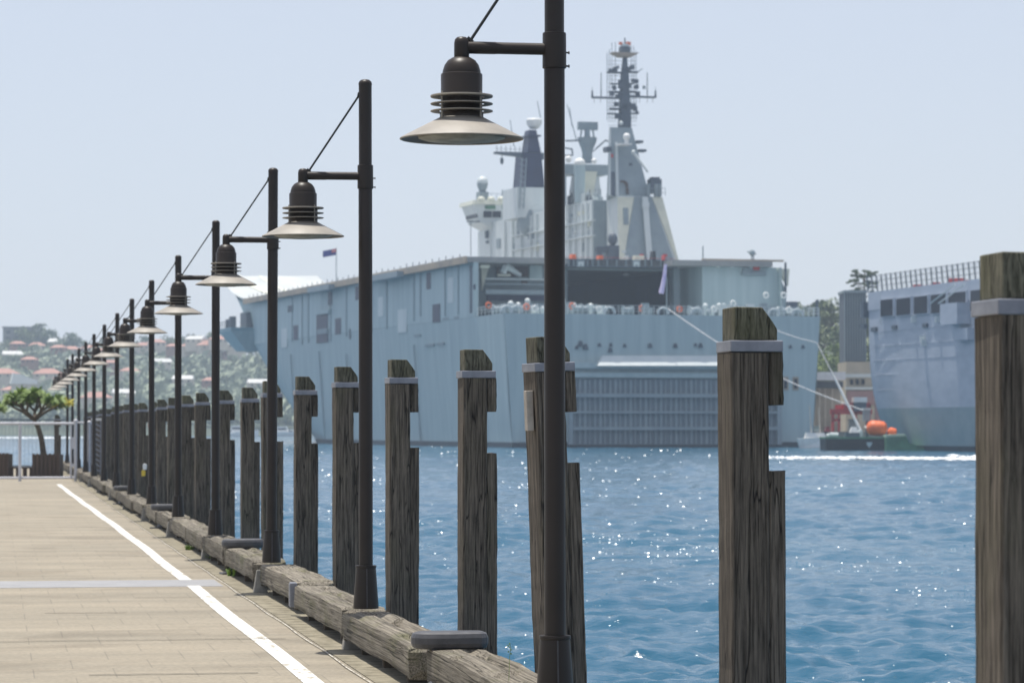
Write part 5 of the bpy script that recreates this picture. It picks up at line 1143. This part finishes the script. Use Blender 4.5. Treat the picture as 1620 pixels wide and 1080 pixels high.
def s2box(name, mk, px0, px1, py0, py1, o0, o1, par=None, bl=False):
    s_a, za = S2px(px0, py0, 0.5); s_b, zb_ = S2px(px1, py1, .5); b = MB(); z0_, z1_ = sorted((za, zb_)); sa, sb_ = sorted((s_a, s_b))
    b.hexa([S2(sa, o0, z0_), S2(sb_, o0, z0_), S2(sb_, o1, z0_), S2(sa, o1, z0_), S2(sa, o0, z1_), S2(sb_, o0, z1_), S2(sb_, o1, z1_), S2(sa, o1, z1_)]); return b.build(name, M[mk], par or s2)
for x0, x1, y0, y1 in ((1403, 1422, 475, 499), (1428, 1450, 473, 497), (1456, 1477, 470, 495), (1483, 1506, 467, 494), (1511, 1538, 464, 492), (1546, 1575, 460, 489)):
    fr = s2box("window", 'hull2', x0 - 1.5, x1 + 1.5, y0 - 1.5, y1 + 1.5, -.30, .3); s2box("pane", 'glass', x0, x1, y0, y1, -.36, -.2, fr)
s2box("window", 'dgrey', 1368, 1373, 478, 502, -.1, .8)
for x, y in ((1389, 521), (1422, 518), (1471, 515), (1372, 516)): s2box("fairlead", 'dgrey', x - 3, x + 4, y - 3, y + 3, -.25, .2)
for nm_, mk_, xa, xb, y0_, y1_, oo in (("deck_box", 'hull2', 1487, 1514, 481, 512, -1.7), ("sponson", 'hull2', 1508, 1530, 520, 537, -.9)):
    s_a, za = S2px(xa, y0_, oo); s_b, zb_ = S2px(xb, y1_, oo); z0_, z1_ = sorted((za, zb_)); sa, sb_ = sorted((s_a, s_b)); b = MB()
    b.hexa([S2(sa, oo, z0_), S2(sb_, oo, z0_), S2(sb_, .2, z0_), S2(sa, .2, z0_), S2(sa, oo, z1_), S2(sb_, oo, z1_), S2(sb_, .2, z1_), S2(sa, .2, z1_)]); b.build(nm_, M[mk_], s2)
for x, y in ((1448, 505), (1462, 536), (1464, 542), (1486, 505)): q = S2px(x, y); b = MB(); b.box(*[c for c in (S2(q[0], -.2, 0)[0] - .3, S2(q[0], -.2, 0)[0] + .3, S2(q[0], -.2, 0)[1] - .3, S2(q[0], -.2, 0)[1] + .3, q[1] - .4, q[1] + .4)]); b.build("hull_fitting", M['super'], s2)
b = MB()
for k in range(34): s = .8 + k * 1.75; b.tube(S2(s, .3, 19.9), S2(s, .1, 22.0), .09, n=5)
for zz in (20.6, 21.3, 21.95): b.tube(S2(.8, .25, zz), S2(60, .25, zz), .04, n=4)
for k in range(220): s = .8 + k * .27; b.tube(S2(s, .22, 19.95), S2(s, .18, 21.95), .011, n=3)
b.build("roof_rail", M['dgrey'], s2)
rg = random.Random(12)
for k in range(14): s = rg.uniform(8, 50); q = S2(s, 3 + rg.random() * 3, 19.9); r = rg.uniform(.4, 1.0); b = MB(); b.box(q[0] - r, q[0] + r, q[1] - .5, q[1] + .5, 19.9, 19.9 + rg.uniform(.4, .8)); b.build("life_raft_rack", M['red'], s2)
b = MB(); b.tube(S2(6, .0, 19.9 - .2), S2(6, 0, 15.7), .06, n=4); b.build("stay", M['super'], s2); b = MB(); p_, q_ = S2px(1505, 480), S2px(1533, 450); b.tube(S2(p_[0], -1.6, p_[1]), S2(q_[0], -.6, q_[1]), .09, n=5); b.build("stay", M['super'], s2); b = MB(); p_, q_ = S2px(1492, 480), S2px(1518, 450); b.tube(S2(p_[0], -1.6, p_[1]), S2(q_[0], -.6, q_[1]), .09, n=5); b.build("stay", M['super'], s2)
b = MB()
for zz in (7.5, 9.4, 11.2, 13, 14.8): b.tube(S2(3, inset(zz) * .8 - .02, zz), S2(60, inset(zz) * .35 - .02, zz), .06, n=4)
b.build("plating_seams", M['hull2'], s2)

# ------------------------------------------------------------------ wharf between the ships
def pxbox(b, px0, px1, py0, py1, D, dep):
    p, q = at(px0, py0, D), at(px1, py1, D); return b.box(p.x, q.x, D, D + dep, q.z, p.z)
def pxthing(name, label, cat, px, py, D): P = at(px, py, D); return empty(name, (0, 0, 0), 0, label, cat)
P = at(1310, 700, 470)
b = MB(); b.box(30, 95, 462, 520, -2, 2.2); o = b.build("quay", M['conc']); tag(o, kind="structure")
def world_part(b, name, m, parent):   # parts given in world coordinates, parented to an empty with its own location
    o = b.build(name, m, parent); 
    for v in o.data.vertices: v.co -= parent.location
    return o
def thing_at(name, px, D, zb_, label, cat): X = (px - 810) / 5000 * D; return empty(name, (X, D, zb_), 0, label, cat)
t = thing_at("ribbed_tower", 1352, 488, 13, "tall ribbed grey metal tower standing left of the second ship", "tower")
b = MB(); pxbox(b, 1336, 1371, 462, 572, 488, 8); world_part(b, "wall", M['dgrey'], t)
b = MB()
for k in range(9): pxbox(b, 1336 + k * 4, 1338 + k * 4, 463, 571, 487.6, .45)
world_part(b, "ribs", M['grey'], t)
b = MB(); pxbox(b, 1335, 1372, 459, 463, 487.4, 9); world_part(b, "roof_rim", M['grey'], t)
t = thing_at("wharf_building", 1358, 484, 2.2, "tan concrete building with grey band under the ribbed tower", "building")
b = MB(); pxbox(b, 1338, 1384, 572, 698, 486.5, 12); world_part(b, "wall", M['tan'], t)
b = MB(); pxbox(b, 1337, 1385, 591, 597, 486.2, .25); pxbox(b, 1337, 1385, 612, 616, 486.0, .45); world_part(b, "ledge", M['super'], t)
b = MB(); pxbox(b, 1340, 1384, 618, 640, 486.2, .2); world_part(b, "lower_wall", M['pinkwall'], t)
b = MB(); pxbox(b, 1384.3, 1430, 636, 697, 487, 8); world_part(b, "annex", M['pinkwall'], t)
for px in (1345, 1354, 1363): b = MB(); pxbox(b, px, px + 5, 600, 608, 486.2, .2); world_part(b, "window", M['glass'], t)
t = thing_at("wharf_shed", 1310, 474, 2.2, "open wharf shed with broad white flat roof between the ships", "shed")
b = MB(); pxbox(b, 1284, 1338, 588, 601, 470, 10); world_part(b, "roof", M['white'], t)
b = MB(); pxbox(b, 1287, 1334, 603, 613, 473, 7); world_part(b, "under_roof_shade", M['dgrey'], t)  # dark box stands in for the shade beneath the roof
b = MB(); pxbox(b, 1284, 1330, 614, 698, 474, 5); world_part(b, "wall", M['tan'], t)
for px in (1287, 1296, 1305, 1316): b = MB(); pxbox(b, px, px + 2, 614, 697, 472.5, .4); world_part(b, "column", M['housewall'], t)
b = MB(); pxbox(b, 1283, 1286, 606, 625, 472, .4); world_part(b, "sign_board", M['yellow'], t)
t = thing_at("red_gantry", 1345, 466, 2.2, "red steel loading gantry standing on the quay behind the barge", "gantry")
for (x0, x1, y0, y1, nm) in ((1316, 1320, 652, 696, "leg"), (1326, 1329, 652, 696, "leg"), (1352, 1356, 652, 694, "leg"), (1374, 1378, 640, 694, "leg"), (1314, 1380, 647, 655, "beam"), (1334, 1378, 637, 647, "beam"), (1316, 1330, 662, 666, "brace"), (1322, 1340, 640, 652, "cabin")):
    b = MB(); pxbox(b, x0, x1, y0, y1, 465 + (1 if nm == "cabin" else 0), 1.2); world_part(b, nm, M['red'], t)
t = thing_at("white_van", 1361, 464, 2.2, "small white topped vehicle on the quay under the red gantry", "van")
b = MB(); pxbox(b, 1351, 1372, 628, 636, 463, 3); world_part(b, "roof", M['white'], t); b = MB(); pxbox(b, 1352, 1371, 636, 650, 463.2, 3); world_part(b, "body", M['dgrey'], t)
t.name = "control_cabin"; tag(t, "white roofed control cabin perched over the red gantry", "cabin")
for (px, w_, y0, y1, mk, lb) in ((1306, 8, 676, 690, 'red', "small red bin on the quay near the stern of the warship"), (1284, 14, 675, 686, 'cream', "cream upturned tender on the quay beside the warship"), (1342, 18, 664, 682, 'conc', "grey equipment block on the quay behind the white boom")):
    t = thing_at("quay_locker", px, 461, 2.2, lb, "locker"); b = MB(); p, q = at(px, y0, 460), at(px + w_, 697, 460)
    b.frus((p.x, q.x, 460, 462), (p.x + .15, q.x - .15, 460.2, 461.8), 2.2, p.z); world_part(b, "body", M[mk], t); b = MB(); b.box(p.x + .1, q.x - .1, 459.9, 462.1, p.z, p.z + .12); world_part(b, "lid", M[mk], t)
# masts of small boats alongside
for j, (px, py0, py1, D) in enumerate(((1281, 640, 700, 430), (1295, 645, 700, 432))):
    t = thing_at("small_yacht", px + 3, D, 0, ["small white yacht moored right against the warship's stern", "white yacht moored between the warship and the black barge"][j], "yacht")
    b = MB(); x = t.location.x; b.hexa([(x - 1.6, D - .8, .0), (x + 1.4, D - .5, .0), (x + 1.4, D + .5, .0), (x - 1.6, D + .8, .0), (x - 2.0, D - 1.1, 1.3), (x + 2.4, D - .3, 1.5), (x + 2.4, D + .3, 1.5), (x - 2.0, D + 1.1, 1.3)]); world_part(b, "hull", M['white'], t)
    b = MB(); b.frus((x - 1.0, x + .9, D - .6, D + .6), (x - .8, x + .4, D - .5, D + .5), 1.35, 2.1); world_part(b, "cabin", M['white'], t)
    b = MB(); p = at(px, py0, D); b.tube((x, D, 1.3), (x - .3, D, p.z), .08, .05, 6); world_part(b, "mast", M['housewall'], t)
# barge, boom, fenders
DB = 386
t = thing_at("barge", 1354, DB, 0, "flat black barge with green deck edge beside the second ship", "barge")
b = MB(); pxbox(b, 1306, 1403, 693, 712, DB, 7); world_part(b, "hull", M['black'], t)
b = MB(); pxbox(b, 1305, 1404, 691, 694, DB - .15, 7.2); world_part(b, "deck", M['green'], t)
b = MB()
for k in range(24): pxbox(b, 1307 + k * 4, 1308 + k * 4, 695, 711, DB - .12, .1)
world_part(b, "tyres", M['iron'], t)
b = MB(); p = at(1375, 703, DB); b.prism_xz([(p.x - .35, p.z + .3), (p.x - .3, p.z), (p.x, p.z - .4), (p.x + .3, p.z), (p.x + .35, p.z + .3)], DB - .2, DB - .13); world_part(b, "emblem", M['hull_up'], t)
t = thing_at("pontoon", 1430, DB - 3, 0, "low green rounded pontoon against the second ship's hull", "pontoon")
b = MB(); p, q = at(1402, 693, DB - 2), at(1455, 712, DB - 2); yy = DB - 2
b.prism_xz([(p.x, -.4), (q.x + 1.0, -.4), (q.x + .6, .3), (q.x - 1.2, .9), (p.x + 2.4, 1.75), (p.x, 1.6)], yy, yy + 4); world_part(b, "hull", M['green'], t)
b = MB(); b.prism_xz([(p.x, 1.62), (p.x + 2.4, 1.77), (q.x - 1.2, .95), (q.x - 1.3, 1.05), (p.x + 2.4, 2.0), (p.x, 1.9)], yy + .1, yy + 3.9); world_part(b, "deck", mat("pale_green_deck", (0.38, 0.48, 0.38), rough=.7), t)
for j, (x0, x1, yc, r, dd) in enumerate(((1371, 1403, 676, 12, 0), (1404, 1418, 682, 8, .3))):
    p, q = at(x0, yc, DB + 2 + dd), at(x1, yc + (2 if j == 0 else 4), DB + 2 + dd); rr = r * DB / 5000
    t = empty("fender", p, 0, ["big orange inflatable fender lying on the barge", "smaller orange fender beside the big one at the pontoon"][j], "fender")
    d = (q - p); ax = d.normalized(); b = MB()
    prof = [(-.02, .25), (.06, .7), (.18, .95), (.35, 1.0), (.65, 1.0), (.85, .93), (.96, .65), (1.02, .2)]
    for (a, ra), (c, rc) in zip(prof, prof[1:]): b.tube(d * a, d * c, rr * ra, rr * rc, 16, False)
    b.build("body", M['orange'], t); b = MB(); b.tube(-ax * .25, d * .02, .14, .18, 8); b.build("nozzle", M['white'], t)
t = thing_at("work_boat", 1348, DB + 1, 1.6, "small white work boat cabin lying on the black barge", "boat")
b = MB(); pxbox(b, 1338, 1360, 684, 692, DB + .5, 2); world_part(b, "hull", M['dgrey'], t); b = MB(); p, q = at(1344, 675, DB + 1), at(1359, 685, DB + 1); b.frus((p.x, q.x, DB + .8, DB + 2.2), (p.x + .3, q.x - .3, DB + 1, DB + 2), q.z, p.z); world_part(b, "cabin", M['white'], t)
t = thing_at("inflatable_boat", 1317, DB, 1.5, "pale dinghy resting on the left end of the black barge", "boat")
b = MB(); b.path([at(1309, 690, DB + 1), at(1313, 687.5, DB + 1), at(1326, 688, DB + 1)], .28, 8); world_part(b, "tube", M['super'], t)
t = empty("boom", at(1361, 680, DB + 1), 0, "white crane boom rising steeply to the left from the barge", "boom")
e0 = at(1361, 680, DB + 1); e1 = at(1320, 596, DB + 3); e2 = at(1292, 542, DB + 6); b = MB(); b.tube((0, 0, 0), e1 - e0, .17, .14, 8); b.build("arm", M['white'], t); b = MB(); b.tube(e1 - e0, e2 - e0, .06, .05, 6); b.build("tip", M['rope'], t)
b = MB(); b.lathe([(.35, -1.0), (.35, -.2), (.2, .1)], (0, 0, 0), 8); b.build("pivot", M['super'], t)
t = thing_at("mooring_block", 1371, DB, 1.6, "grey square mooring box above the orange fender", "box")
b = MB(); pxbox(b, 1366, 1377, 648, 666, DB + 4, 1); world_part(b, "case", M['grey'], t); b = MB(); pxbox(b, 1365, 1378, 645, 648.5, DB + 3.9, 1.2); world_part(b, "lid", M['super'], t)
b = MB(); pxbox(b, 1370, 1374, 666, 692, DB + 4.2, .6); world_part(b, "post", M['dgrey'], t)
def Sw(v): return Vector((S0.x + v.x * CA - v.y * SA, S0.y + v.x * SA + v.y * CA, v.z))
a0 = Sw(L(1056, 488, y=.2)); a1 = at(1366, 649, DB + 4); am = at(1293, 612, DB + 14)
t = empty("mooring_rope", a1, 0, "long pale mooring rope slanting from the warship's stern down to the barge", "rope")
b = MB(); n = 24; pts = [a0.lerp(a1, k / n) - Vector((0, 0, 1.4 * math.sin(math.pi * k / n))) for k in range(n + 1)]; b.path([p - a1 for p in pts], .075, 6); b.build("line", M['rope'], t)
a0 = Sw(L(1180, 497, y=-.1)); t = empty("mooring_rope", e2, 0, "upper pale rope from the warship's stern to the tip of the white boom", "rope")
b = MB(); pts = [a0.lerp(e2, k / 12) - Vector((0, 0, .5 * math.sin(math.pi * k / 12))) for k in range(13)]; b.path([p - e2 for p in pts], .055, 6); b.build("line", M['rope'], t)

# ------------------------------------------------------------------ haze: the air over the harbour
if HAZE:
    b = MB(); b.box(-2400, 2400, -300, 2400, -8, 75)
    m = bpy.data.materials.new("haze"); m.use_nodes = True; N = m.node_tree.nodes
    N.remove(N["Principled BSDF"]); pv = N.new("ShaderNodeVolumePrincipled"); pv.inputs["Density"].default_value = HAZE
    pv.inputs["Color"].default_value = (0.76, 0.87, 1.0, 1); pv.inputs["Anisotropy"].default_value = 0.2
    m.node_tree.links.new(pv.outputs[0], N["Material Output"].inputs["Volume"])
    o = b.build("haze", m); tag(o, "thin pale haze in the air over the harbour", "haze", kind="stuff")
